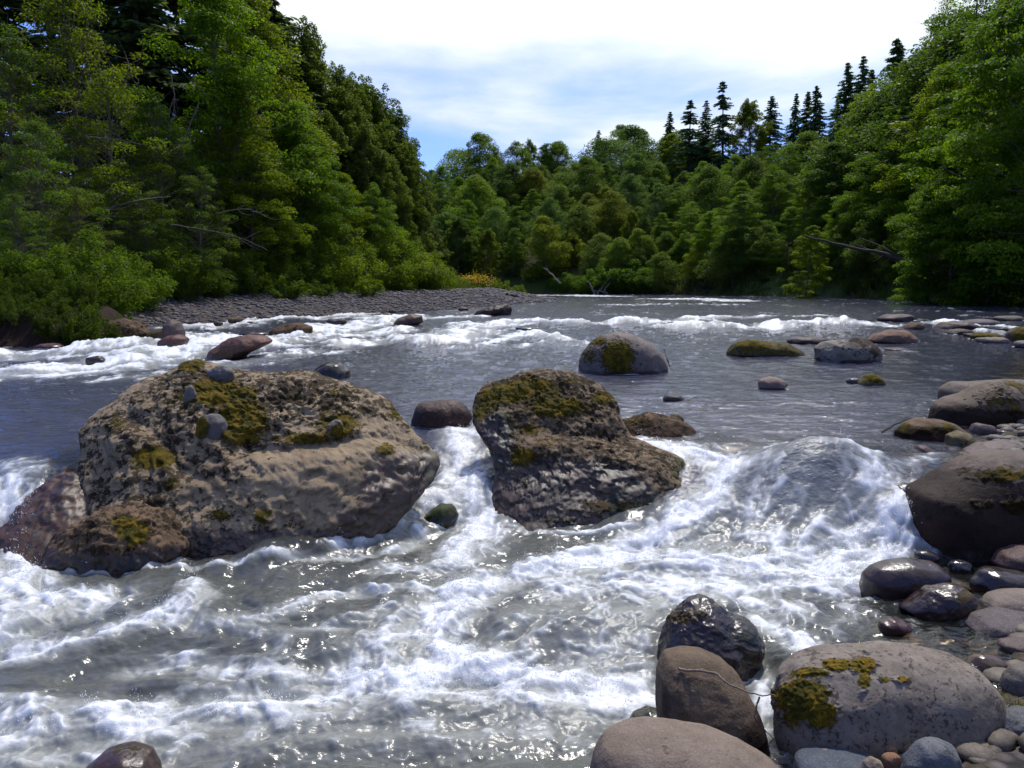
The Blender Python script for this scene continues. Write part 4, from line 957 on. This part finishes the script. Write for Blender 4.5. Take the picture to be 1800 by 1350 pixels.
    def shoreY(px): return np.interp(px, [1000, 1130, 1280, 1500, 1800, 2000], [124, 117, 105, 84, 60, 52])
    rr_ = [('low row at the right shore', 3, .40, ['far0', 'far1', 'alder2'], 62), ('front row over the right shore', 7, .60, ['alder0', 'alder1', 'alder2'], 60), ('middle row of the right slope', 14, .79, ['alder0', 'alder2', 'alder1'], 60), ('back row of the right slope', 26, .92, ['alder1', 'alder2', 'far1'], 66), ('crest row of the right slope', 40, 1.0, ['alder0', 'far2', 'alder2'], 64)]
    for k, (ph, dy, f, keys, sp) in enumerate(rr_):
        pxs = np.arange(1165+(k % 2)*30, 1900, sp)*1.; pxs += r.uniform(-12, 12, len(pxs))
        row(keys, 'broadleaf_tree', 'leafy tree', ph, 'broadleaf trees of the right bank', pxs, 515-(515-sky_r(pxs))*f, shoreY(pxs)+dy, ['mid green', 'mid green', 'bright green', 'yellow green', 'dark green'] if k > 1 else ['mid green', 'bright green', 'yellow green'], wid=1.35)
    # big maples at the right edge
    for k, (px, top, Y, lab) in enumerate([(1690, 235, 58, 'bright maple leaning out of the right bank, its top below the others'), (1770, 90, 57, 'tall bright maple with layered leaves at the right edge'), (1640, 330, 60, 'small bright maple low over the water on the right'), (1850, -20, 52, 'tallest maple, cut off by the right edge of the picture'), (1745, 300, 55, 'dark leafy maple under the tall bright maple'), (1420, 395, 84, 'yellow green maple reaching low over the water at the fallen trunk')]):
        put('maple%d' % (k % 2), 'maple_tree', px, top, Y, lab, 'tree', 'maples of the right bank', np.array([(1.15, 1.1, .9), (1.25, 1.15, .9), (1.05, 1, .9), (1.1, 1.05, .9), (.7, .75, .8), (1.6, 1.25, .8)][k]), .82)
    # conifers and pointed trees on the skyline
    con = [(828,250,205,'fir1','lone dark fir above the far hill, left end of the skyline'),(1050,230,200,'fir0','small fir top peeping over the round trees of the far skyline'),(1175,196,185,'cedar','slim grey green conifer left of the tallest fir group'),(1211,176,175,'fir1','left fir of the three tall dark firs'),(1243,178,178,'fir0','middle fir of the three tall dark firs'),(1276,144,172,'fir1','tallest and barest of the three tall dark firs'),(1360,170,170,'fir2','dark broad fir just right of the pointed yellow green tree'),(1395,163,172,'cedar','pale slim conifer on the right skyline'),(1415,160,170,'cedar','second pale slim conifer on the right skyline'),(1446,147,165,'fir2','wide dark fir on the right skyline'),(1470,164,165,'cedar','short conifer right of the wide dark fir'),(1498,106,150,'fir0','left of two tall close conifers above the right slope'),(1516,100,150,'fir0','right of two tall close conifers above the right slope'),(1576,78,135,'cedar','small conifer below the highest conifer on the right slope'),(1592,64,134,'fir1','highest conifer on the right slope'),(960,255,205,'fir2','dark fir hidden to its top in the far skyline row'),(1535,118,150,'cedar','short conifer in the gap right of the two tall close conifers')]
    for px, top, Y, key, lab in con: put(key, 'fir_tree', px, top, Y, lab, 'conifer', 'conifers on the skyline', np.array((1.5, 1.6, 1.75))*r.uniform(.85, 1.2), r.uniform(1.15, 1.6))
    put('cottonwood1', 'cottonwood_tree', 1322, 170, 165, 'pointed yellow green tree between the dark firs of the skyline', 'tree', 'pointed trees on the skyline', np.array((1.3, 1.15, .7)), 1.3)
    put('cottonwood0', 'cottonwood_tree', 932, 242, 205, 'pointed pale tree sticking out of the far skyline', 'tree', 'pointed trees on the skyline', np.array((1.1, 1.1, .8)), 1.1)
    put('mossalder0', 'broadleaf_tree', 1655, 5, 110, 'open crowned tree against the sky at the top right', 'tree', 'broadleaf trees of the right bank', np.array((.8, .85, .95)), 1.)
    # -- left bank
    cw = [(470,-30,58),(505,28,60),(545,88,62),(590,108,63),(628,120,64),(662,150,66),(695,185,67),(715,232,68),(575,180,57),(645,215,59),(690,265,62),(610,150,60)]
    for k, (px, top, Y) in enumerate(cw):
        put('cottonwood%d' % (k % 3), 'cottonwood_tree', px, top, Y, 'tall grey green cottonwood on the left skyline, %s from the left' % ORD[int(np.argsort(np.argsort([c[0] for c in cw]))[k])], 'tree', 'cottonwoods behind the gravel bar', np.array((1.0, .98, .95))*r.uniform(.85, 1.1), 1.15)
    back = [(-20,-150,52),(60,-120,54),(140,-160,52),(230,-190,50),(310,-140,53),(390,-80,55),(440,-60,56)]
    for k, (px, top, Y) in enumerate(back):
        put('fir%d' % (k % 3), 'fir_tree', px, top, Y, 'tall shaded conifer behind the left bank alders, %s from the left' % ORD[k], 'conifer', 'shaded conifers of the left bank', np.array((1., 1., .9)), 1.5)
    fr = [(20,40,36,'mossalder0'),(110,-40,38,'mossalder1'),(75,210,30,'mossalder1'),(180,110,37,'mossalder0'),(330,-70,44,'alder1'),(275,170,39,'mossalder1'),(400,120,43,'alder0'),(350,290,38,'mossalder0'),(440,240,43,'alder2'),(480,170,47,'alder1'),(510,230,48,'alder2'),(430,-30,50,'alder0'),(555,235,50,'alder0'),(600,300,52,'alder1'),(660,320,56,'alder2'),(250,320,36,'mossalder0'),(140,330,30,'mossalder0'),(20,340,27,'mossalder1')]
    pos = np.argsort(np.argsort([c[0] for c in fr]))
    for k, (px, top, Y, key) in enumerate(fr):
        tn = ['mid green', 'olive green', 'mid green', 'yellow green', 'bright green'][k % 5]
        mo = 'mossy twigged' if key[0] == 'm' else 'dense leaved'
        put(key, 'alder_tree', px, top, Y, '%s %s alder of the left bank, %s from the left' % (tn, mo, ORD[pos[k]]), 'tree', 'alders of the left bank', np.array(TINTS[tn])*.9, 1.05)
    for k, (px, top, Y, key) in enumerate(sorted([(-10,470,23.6,'willow0'),(30,480,23.4,'willow1'),(70,470,23.8,'willow0'),(110,485,23.6,'willow1'),(150,480,24.,'willow0'),(50,515,22.3,'lowshrub'),(95,518,22.3,'lowshrub'),(135,518,22.4,'lowshrub'),(10,515,22.2,'lowshrub'),(25,538,21.2,'lowshrub'),(70,540,21.2,'lowshrub'),(112,540,21.25,'lowshrub'),(150,542,21.4,'lowshrub'),(-12,536,21.1,'lowshrub'),(172,538,22.,'lowshrub')])):
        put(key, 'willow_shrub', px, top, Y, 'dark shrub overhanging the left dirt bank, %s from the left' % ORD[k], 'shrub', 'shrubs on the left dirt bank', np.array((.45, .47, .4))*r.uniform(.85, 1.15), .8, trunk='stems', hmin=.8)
    sh = [(40,440,26,'willow0'),(150,400,28,'willow1'),(190,440,29,'willow0'),(240,430,32,'willow1'),(310,420,36,'willow0'),(370,455,38,'willow1'),(430,440,40,'willow0'),(480,430,43,'willow1'),(530,420,46,'willow0'),(575,400,48,'willow1'),(620,410,51,'willow0'),(660,400,54,'willow1'),(700,395,57,'willow0'),(735,420,60,'willow1'),(765,440,63,'willow0'),(90,430,26.5,'willow1'),(785,470,68,'willow1'),(5,420,26,'willow1'),(640,480,47,'lowshrub'),(560,490,44,'lowshrub'),(805,482,78,'lowshrub'),(840,488,88,'lowshrub'),(870,490,92,'lowshrub'),(700,470,55,'willow0'),(755,465,60,'willow0'),(500,480,41,'lowshrub'),(820,492,84,'lowshrub'),(893,492,95,'lowshrub')]
    pos = np.argsort(np.argsort([c[0] for c in sh]))
    for k, (px, top, Y, key) in enumerate(sh):
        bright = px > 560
        put(key, 'willow_shrub', px, top, Y, '%s willow shrub at the left river edge, %s from the left' % ('bright yellow green' if bright else 'shaded olive', ORD[pos[k]]), 'shrub', 'shrubs along the gravel bar', np.array((1.05, 1.0, .8) if bright else (.72, .76, .6))*r.uniform(.85, 1.15), 1.1, trunk='stems', hmin=.8)  # shaded ones get a darker tint, their shade is painted in
    for k, (px, top, Y) in enumerate(sorted([(1090,415,121),(1118,400,122),(1145,420,121),(1172,405,122),(1130,445,119.5),(1105,450,119.5),(1195,430,120)])):
        put(FARS[k % 5], 'broadleaf_tree', px, top, Y, '%s young broadleaf tree over the red dirt scarp, %s from the left' % (['light green', 'mid green'][k % 2], ORD[k]), 'tree', 'young trees over the dirt scarp', np.array(TINTS[['bright green', 'mid green'][k % 2]]), 1.3)
    sr = [(1000,478,122),(1040,470,119),(1075,465,118),(1105,455,117),(1130,470,115),(1165,495,113),(1265,490,107),(1300,470,104),(1345,480,99),(1390,485,95),(1440,480,91),(1500,490,84),(1545,485,80),(1600,492,75),(1650,490,71),(1700,495,66),(1760,490,62),(1810,480,59),(970,488,124),(930,490,126)]
    for k, (px, top, Y) in enumerate(sorted(sr)):
        put(['willow0', 'willow1', 'lowshrub'][k % 3], 'riverside_shrub', px, top, Y+1.5, '%s shrub at the far and right water line, %s from the left' % ('sunlit' if px < 1200 else 'shaded', ORD[k]), 'shrub', 'shrubs along the far and right shore', np.array((.8, .95, .8) if px < 1200 else (.55, .7, .6)), 1.3, trunk='stems', hmin=1)  # sun and shade put into the leaf colour by two tints
# ------------------------------------------------------------------ small things
def build_gravel():
    mat = rock_material('gravel_stone', (.19, .17, .165), (.10, .088, .085), (.07, .05, .05), .1, .8, 2.)
    r = np.random.default_rng(3)
    D, F = ico(2)
    mb = MB(); n = 0; MO = []
    X = r.uniform(-24, 5, 110000); Y = 28+55*r.random(110000)**1.2
    dl = seg_dist(X, Y, LEFT); ins = inside(X, Y, RIVER)
    ok = (((~ins) & (dl < 11)) | (ins & (dl < .5))) & (Y < 84)
    X, Y = X[ok][:17000], Y[ok][:17000]; Z = ground(X, Y)
    for x, y, z in zip(X, Y, Z):
        s = .04+.12*r.random()**4; s *= max(.8, y/55)
        sc = s*np.array([r.uniform(.8, 1.5), r.uniform(.8, 1.3), r.uniform(.5, .8)])
        a = r.uniform(0, 6.3); V = D*sc*(1+.18*r.normal(size=(len(D), 1))*.5)
        c, q = math.cos(a), math.sin(a); V = np.stack([V[:, 0]*c-V[:, 1]*q, V[:, 0]*q+V[:, 1]*c, V[:, 2]], 1)
        mb.add(V+[x, y, z+s*.15], F)
    V, FF = mb.out()
    o = link('gravel', mesh_from('gravel', V, FF, mat, True)); tag(o, kind='stuff')
    # pebbles lining the near right shallows
    mat2 = rock_material('shallows_pebble', (.20, .165, .125), (.11, .09, .065), (.05, .04, .03), .1, .5, 3.)
    mb = MB(); X = r.uniform(1.2, 7.5, 14000); Y = r.uniform(2.6, 12, 14000)
    dr = seg_dist(X, Y, RIGHT); ins = inside(X, Y, RIVER)
    ok = np.where(ins, dr < 1.3, dr < 2.2); X, Y = X[ok][:2600], Y[ok][:2600]; Z = ground(X, Y)
    for x, y, z in zip(X, Y, Z):
        s = .025+.07*r.random()**2.5
        sc = s*np.array([r.uniform(.8, 1.5), r.uniform(.8, 1.3), r.uniform(.45, .75)]); a = r.uniform(0, 6.3)
        V = D*sc; c, q = math.cos(a), math.sin(a); V = np.stack([V[:, 0]*c-V[:, 1]*q, V[:, 0]*q+V[:, 1]*c, V[:, 2]], 1)
        mb.add(V+[x, y, z+s*.1], F)
    V, FF = mb.out()
    o = link('pebbles', mesh_from('pebbles', V, FF, mat2, True)); tag(o, kind='stuff')

def build_grass():
    m = leaf_material('grass_blades', (.055, .085, .018), (.13, .15, .04), .4)
    r = np.random.default_rng(9); L = Leaves()
    def tuft(x, y, z, n, h):
        p = np.stack([x+r.normal(size=n)*h*.5, y+r.normal(size=n)*h*.5, np.full(n, z)], 1)
        up = unit(np.stack([r.normal(size=n)*.4, r.normal(size=n)*.4, np.ones(n)], 1)); hh = h*r.uniform(.5, 1.1, n)[:, None]
        L.add(p+up*hh*.5, up*hh*.5, unit(np.cross(up, r.normal(size=(n, 3))))*h*.05, r.random(n))
    X = r.uniform(-50, 8, 9000); Y = r.uniform(28, 100, 9000)
    dl = seg_dist(X, Y, LEFT); ins = inside(X, Y, RIVER); k = (~ins) & (dl > 7) & (dl < 17)
    for x, y, z in zip(X[k][:1500], Y[k][:1500], ground(X[k][:1500], Y[k][:1500])): tuft(x, y, z, 26, r.uniform(.3, .8))
    X = r.uniform(5, 45, 9000); Y = r.uniform(60, 125, 9000)
    dr = seg_dist(X, Y, RIGHT); ins = inside(X, Y, RIVER); k = (~ins) & (dr < 5)
    for x, y, z in zip(X[k][:900], Y[k][:900], ground(X[k][:900], Y[k][:900])): tuft(x, y, z, 22, r.uniform(.5, 1.1))
    for px, py in [(1770, 985), (1762, 990), (1775, 1238), (1782, 1246)]:
        P = on_plane(px, py, -.55); tuft(P[0], P[1], -.57, 16, .09)
    V, F, v = L.out()
    o = link('grass', mesh_from('grass', V, F, m, False, dict(var=v))); tag(o, kind='stuff'); o.color = (1, 1, .8, 1)

def build_wood():
    wood = bark_material('driftwood', (.16, .125, .095), (.34, .29, .24)); dark = bark_material('dark_wood', (.02, .016, .012), (.07, .055, .04))
    tw = bark_material('root_wood', (.12, .085, .055), (.28, .21, .15))
    r = np.random.default_rng(21)
    def stick(name, label, cat, pts, rad, mat, group=None, twigs=0):
        mb = MB(); P = np.array(pts, float)
        t = np.linspace(0, 1, max(12, 4*len(P))); d = np.linspace(0, 1, len(P))
        Q = np.stack([np.interp(t, d, P[:, k]) for k in range(3)], 1)
        for _ in range(2): Q[1:-1] = (Q[:-2]+2*Q[1:-1]+Q[2:])/4
        Q[1:-1] += r.normal(size=Q[1:-1].shape)*rad*.35
        tube(mb, Q, np.linspace(rad, rad*.35, len(Q)), 7)
        for _ in range(twigs):
            i = r.integers(2, len(Q)-1); e = Q[i]+(Q[-1]-Q[0])*r.uniform(.12, .3)+r.normal(size=3)*np.linalg.norm(Q[-1]-Q[0])*.14
            tube(mb, curve(Q[i], e, r, .15, 5), np.linspace(rad*.45, rad*.1, 5), 5)
        V, F = mb.out(); org = P[0]
        o = link(name, mesh_from(name, V-org, F, mat), None, org); tag(o, label, cat, group); return o
    D = lambda px, py, Y: at_depth(px, py, Y)
    # the root lying over the upright stone and on to the speckled boulder
    Ya = 3.95
    stick('root', 'thin pale root lying across the upright tan boulder to the speckled boulder', 'root', [D(1192,1175,3.93), D(1215,1180,3.90), D(1258,1182,3.86), D(1275,1200,3.80), D(1300,1210,3.74), D(1330,1222,3.70), D(1362,1222,3.68)], .008, tw)
    stick('root', 'dark drooping root in the gap between the upright and speckled boulders', 'root', [D(1335,1225,3.72), D(1325,1260,3.66), D(1340,1280,3.62), D(1362,1300,3.6)], .005, dark)
    stick('fallen_trunk', 'long dark dead trunk leaning out over the river from the right bank', 'trunk', [D(1660,478,70), D(1590,455,74), D(1500,435,77), D(1412,414,79)], .26, dark, None, 5)
    stick('dead_branch', 'pale bare branch hanging to the water at the right edge', 'branch', [D(1820,465,58), D(1760,478,57), D(1735,490,56.5), D(1718,512,56)], .07, wood, 'bare branches on the right bank', 6)
    stick('dead_branch', 'grey leaning branch low on the shaded right bank', 'branch', [D(1640,478,66), D(1670,495,64), D(1695,512,63)], .08, wood, 'bare branches on the right bank', 3)
    for k, (a, b, lab) in enumerate([((1075,484),(1048,520),'pale broken driftwood branch at the far shore, steepest'), ((1078,490),(1060,515),'short driftwood branch behind the steepest one'), ((1035,495),(1045,518),'thin upright driftwood at the left of the far shore pile'), ((1045,512),(1068,516),'low driftwood log at the foot of the far shore pile'), ((1150,517),(1175,514),'driftwood log lying under the red dirt scarp'), ((1250,490),(1232,505),'leaning dead stick right of the red dirt scarp'), ((955,400+70),(985,498),'bare leaning trunk in the far shore trees')]):
        stick('driftwood', lab, 'driftwood', [D(*b, 117), D((a[0]+b[0])/2, (a[1]+b[1])/2-2, 117), D(*a, 117)], .16, wood, 'driftwood of the far shore', 3)
    stick('driftwood', 'dark driftwood log lying on the gravel bar near its tip', 'driftwood', [D(890,519,66), D(903,521,66), D(915,523,66)], .22, dark, 'driftwood on the gravel bar', 2)
    stick('driftwood', 'low log along the water at the gravel bar, left', 'driftwood', [D(300,556,33.5), D(360,553,35), D(430,548,38)], .12, dark, 'driftwood on the gravel bar', 2)
    stick('twig', 'tiny leafless twig rising from the water beside the round grey boulder', 'twig', [D(1178,645,13.0), D(1172,630,13.0), D(1167,613,13.0)], .008, dark, None, 4)
    stick('twig', 'thin stick in the current left of the moss rimmed oval boulder', 'twig', [D(1550,760,8.9), D(1575,745,9.0), D(1600,735,9.05)], .012, dark, None, 1)
    stick('root', 'white thin rootlet at the right edge by the pale round stone', 'root', [D(1770,1245,4.0), D(1780,1232,4.0), D(1802,1225,4.0)], .004, wood)
    # bare mossy boughs reaching out of the left bank trees
    br = bark_material('mossy_bough', (.05, .04, .02), (.12, .10, .075))
    for k, (pts, lab) in enumerate([([(90,390),(170,372),(240,352),(300,345)], 'mossy bare bough, longest, reaching right from the left bank'), ([(300,395),(370,405),(430,420),(470,440)], 'drooping bare bough left of the dark alder gap'), ([(380,375),(430,365),(470,380)], 'arched bare bough with twigs over the left bank'), ([(150,240),(200,245),(255,255)], 'pale thin bough high in the left alders'), ([(130,420),(170,412),(200,408)], 'rust mossed bough above the olive willow'), ([(0,355),(50,355),(100,365)], 'pale bough at the left edge'), ([(300,130),(308,170),(300,240)], 'pale upright dead stem in the alders'), ([(350,180),(330,230),(310,270)], 'dark forked stem in the alders')]):
        stick('bare_bough', lab, 'branch', [D(px, py, 31-k*.1 if px < 260 else 34) for px, py in pts], .03, br, 'bare boughs of the left bank', 8)

def build_flowers():
    m = leaf_material('broom_blossom', (.55, .30, .008), (.75, .48, .02), .3); g = leaf_material('broom_stems', (.04, .07, .015), (.08, .11, .02), .3)
    for k, (px, py, Y, lab) in enumerate([(828,508,84,'yellow flowering broom bush at the end of the gravel bar, left one'), (843,509,86,'yellow flowering broom bush at the end of the gravel bar, right one'), (572,512,50,'small yellow flowering broom bush before the left shrubs')]):
        r = np.random.default_rng(k); P = D0 = at_depth(px, py, Y); z = float(ground(P[0:1], np.array([Y]))[0]); z = max(z, P[2]-.5)
        root = bpy.data.objects.new('broom_bush', None); COL.objects.link(root); root.location = (P[0], Y, z); tag(root, lab, 'bush', 'flowering broom')
        for nm, mt, n, s, hh in (('stems', g, 900, .16, .9), ('blossom', m, 700, .12, 1.15)):
            L = Leaves(); c = r.normal(size=(n, 3))*[.8, .6, .3]+[0, 0, hh*.8]
            nr = unit(r.normal(size=(n, 3))+[0, 0, 1]); a = unit(np.cross(nr, r.normal(size=(n, 3)))); b = np.cross(nr, a)
            L.add(c, a*s*.6, b*s*.4, r.random(n)); V, F, v = L.out(); link(nm, mesh_from(nm, V, F, mt, False, dict(var=v)), root)

def build_spray(W):
    X, Y, z, foam, macro, near = W
    r = np.random.default_rng(77)
    # drops thrown up along the crests: likelier where the foam is thick and the surface steep
    gy = np.abs(np.gradient(z, axis=0)/np.gradient(Y, axis=0)); 
    w = (near > .9)*(foam > .5)*np.clip(macro-.55, 0, 1)*(np.clip(gy, 0, 1.2)+.05)*np.gradient(Y, axis=0)*np.gradient(X, axis=1)
    w = (w/w.sum()).ravel(); idx = r.choice(len(w), 2600, p=w)
    O = np.array([[1,0,0],[-1,0,0],[0,1,0],[0,-1,0],[0,0,1],[0,0,-1.]]); OF = np.array([[0,2,4],[2,1,4],[1,3,4],[3,0,4],[2,0,5],[1,2,5],[3,1,5],[0,3,5]])
    mb = MB(); xs, ys, zs = X.ravel()[idx], Y.ravel()[idx], z.ravel()[idx]
    for x, y, q in zip(xs, ys, zs):
        n = r.integers(3, 26); up = abs(r.normal())**1.5*.055+.01; dx, dy = r.normal()*.05-.02, r.normal()*.04-.03
        t = r.random(n)
        P = np.stack([x+dx*t+r.normal(size=n)*.018, y+dy*t+r.normal(size=n)*.018, q+up*t*(1.6-t)+r.normal(size=n)*.008+.004], 1)
        for p, s in zip(P, .0009+.0036*r.random(n)**2.6):
            mb.add(O*s*[1, 1, r.uniform(1, 1.8)]+p, OF)
    V, F = mb.out()
    m, nt = new_mat('spray_drops'); n = N(nt)
    n.out(n.principled(Base_Color=(.84, .86, .88), Roughness=.25, IOR=1.33))
    o = link('spray', mesh_from('spray', V, F, m)); tag(o, kind='stuff')
    log('spray', len(V))

def build_world():
    az, el = R(20), R(60)     # sun to the left and a little ahead
    d = Vector((math.sin(az)*math.cos(el), math.cos(az)*math.cos(el), math.sin(el)))
    L = bpy.data.lights.new('sun', 'SUN'); L.energy = SUN; L.angle = R(2.5); L.color = (1, .955, .88)
    o = bpy.data.objects.new('sun', L); COL.objects.link(o); o.rotation_euler = d.to_track_quat('Z', 'Y').to_euler(); o.location = (0, 0, 60)
    w = bpy.data.worlds.new('World'); SC.world = w; w.use_nodes = True; nt = w.node_tree; nt.nodes.clear(); n = N(nt)
    sky = n.node('ShaderNodeTexSky', sky_type='NISHITA', sun_disc=False, sun_elevation=el, sun_rotation=az, air_density=1.0, dust_density=.6, ozone_density=2.5)
    tc = n.node('ShaderNodeTexCoord').outputs['Generated']
    sp = n.node('ShaderNodeSeparateXYZ'); n.put(sp.inputs[0], tc)
    # cloud layer on a plane overhead: direction / height
    h = n.math('ADD', n.math('MAXIMUM', sp.outputs[2], 0.), .10)
    cv = n.node('ShaderNodeCombineXYZ'); n.put(cv.inputs[0], n.math('DIVIDE', sp.outputs[0], h)); n.put(cv.inputs[1], n.math('DIVIDE', sp.outputs[1], h)); cv.inputs[2].default_value = CLOUDSEED
    big = n.noise(cv.outputs[0], .52, 7, .52, .4); fine = n.noise(cv.outputs[0], 1.5, 6, .55, .3)
    cov = n.math('ADD', n.math('MULTIPLY', big, .8), n.math('MULTIPLY', fine, .2))
    dn = n.node('ShaderNodeVectorMath', operation='DOT_PRODUCT'); n.put(dn.inputs[0], tc); dn.inputs[1].default_value = Vector((math.sin(R(3)), 1, .42)).normalized()[:]
    dt0 = dn.outputs['Value']
    # cloud gets thin towards the horizon ahead, as over the far hill
    low = n.ss(sp.outputs[2], .14, .30, -.19, .03)
    low = n.math('ADD', low, n.ss(dt0, .84, .985, -.05, .15))
    cl = n.ss(n.math('ADD', cov, low), .38, .68)
    thick = n.ss(n.math('ADD', n.math('ADD', big, n.math('MULTIPLY', fine, .55)), low), .60, 1.06)
    cc = n.mix(thick, (3.9, 4.8, 6.3), (6.5, 6.8, 6.95))
    dt = n.node('ShaderNodeVectorMath', operation='DOT_PRODUCT'); n.put(dt.inputs[0], tc); dt.inputs[1].default_value = d[:]
    ph = n.ss(dt.outputs['Value'], .0, .85, .30, 1.)     # clouds scatter forward: bright towards the sun, dull away from it
    cc = n.mix(1., cc, ph, 'MULTIPLY')
    base = n.mix(1., sky.outputs[0], (.52, .63, 1.12), 'MULTIPLY')
    c = n.mix(cl, base, cc)
    bg = n.node('ShaderNodeBackground'); n.put(bg.inputs[0], c); bg.inputs[1].default_value = SKY
    wo = n.node('ShaderNodeOutputWorld'); nt.links.new(bg.outputs[0], wo.inputs[0])

def build_haze():
    x0, x1, y0, y1, z0, z1 = -3200, 3200, -60, 3200, -9, 95
    V = [(x, y, z) for z in (z0, z1) for y in (y0, y1) for x in (x0, x1)]
    F = [(0, 2, 3, 1), (4, 5, 7, 6), (0, 1, 5, 4), (2, 6, 7, 3), (0, 4, 6, 2), (1, 3, 7, 5)]
    m = bpy.data.materials.new('river_haze'); m.use_nodes = True; nt = m.node_tree; nt.nodes.clear()
    v = nt.nodes.new('ShaderNodeVolumePrincipled'); v.inputs['Color'].default_value = (.80, .88, 1, 1); v.inputs['Density'].default_value = HAZE; v.inputs['Anisotropy'].default_value = .3
    o_ = nt.nodes.new('ShaderNodeOutputMaterial'); nt.links.new(v.outputs[0], o_.inputs['Volume'])
    o = link('haze', mesh_from('haze', V, F, m, False)); tag(o, kind='stuff')

def build_camera():
    c = bpy.data.cameras.new('camera'); c.sensor_width = 36; c.lens = 36*FPX/1800; c.clip_end = 6000; c.clip_start = .05
    o = bpy.data.objects.new('camera', c); COL.objects.link(o); o.location = (0, 0, HC); o.rotation_euler = (math.pi/2-PITCH, 0, 0)
    SC.camera = o

SUN = 3.1; SKY = .140; CLOUDSEED = 17.3
HAZE = .00016
build_camera(); build_world()
build_ground(); log('ground')
build_rocks(); log('rocks')
W = build_water()
build_spray(W)
build_gravel(); build_grass(); log('gravel grass')
build_wood(); build_flowers()
build_trees(); log('trees')
SC.view_settings.view_transform = 'Standard'; SC.view_settings.look = 'None'; SC.view_settings.exposure = .4; SC.view_settings.gamma = 1
SC.render.engine = 'CYCLES'
cy = SC.cycles
cy.use_denoising = True; cy.denoiser = 'OPENIMAGEDENOISE'; cy.denoising_input_passes = 'RGB_ALBEDO_NORMAL'; cy.denoising_prefilter = 'ACCURATE'
cy.max_bounces = 8; cy.transparent_max_bounces = 12; cy.diffuse_bounces = 3; cy.glossy_bounces = 3; cy.caustics_reflective = False; cy.caustics_refractive = False
cy.use_adaptive_sampling = True; cy.adaptive_threshold = .02
log('done')
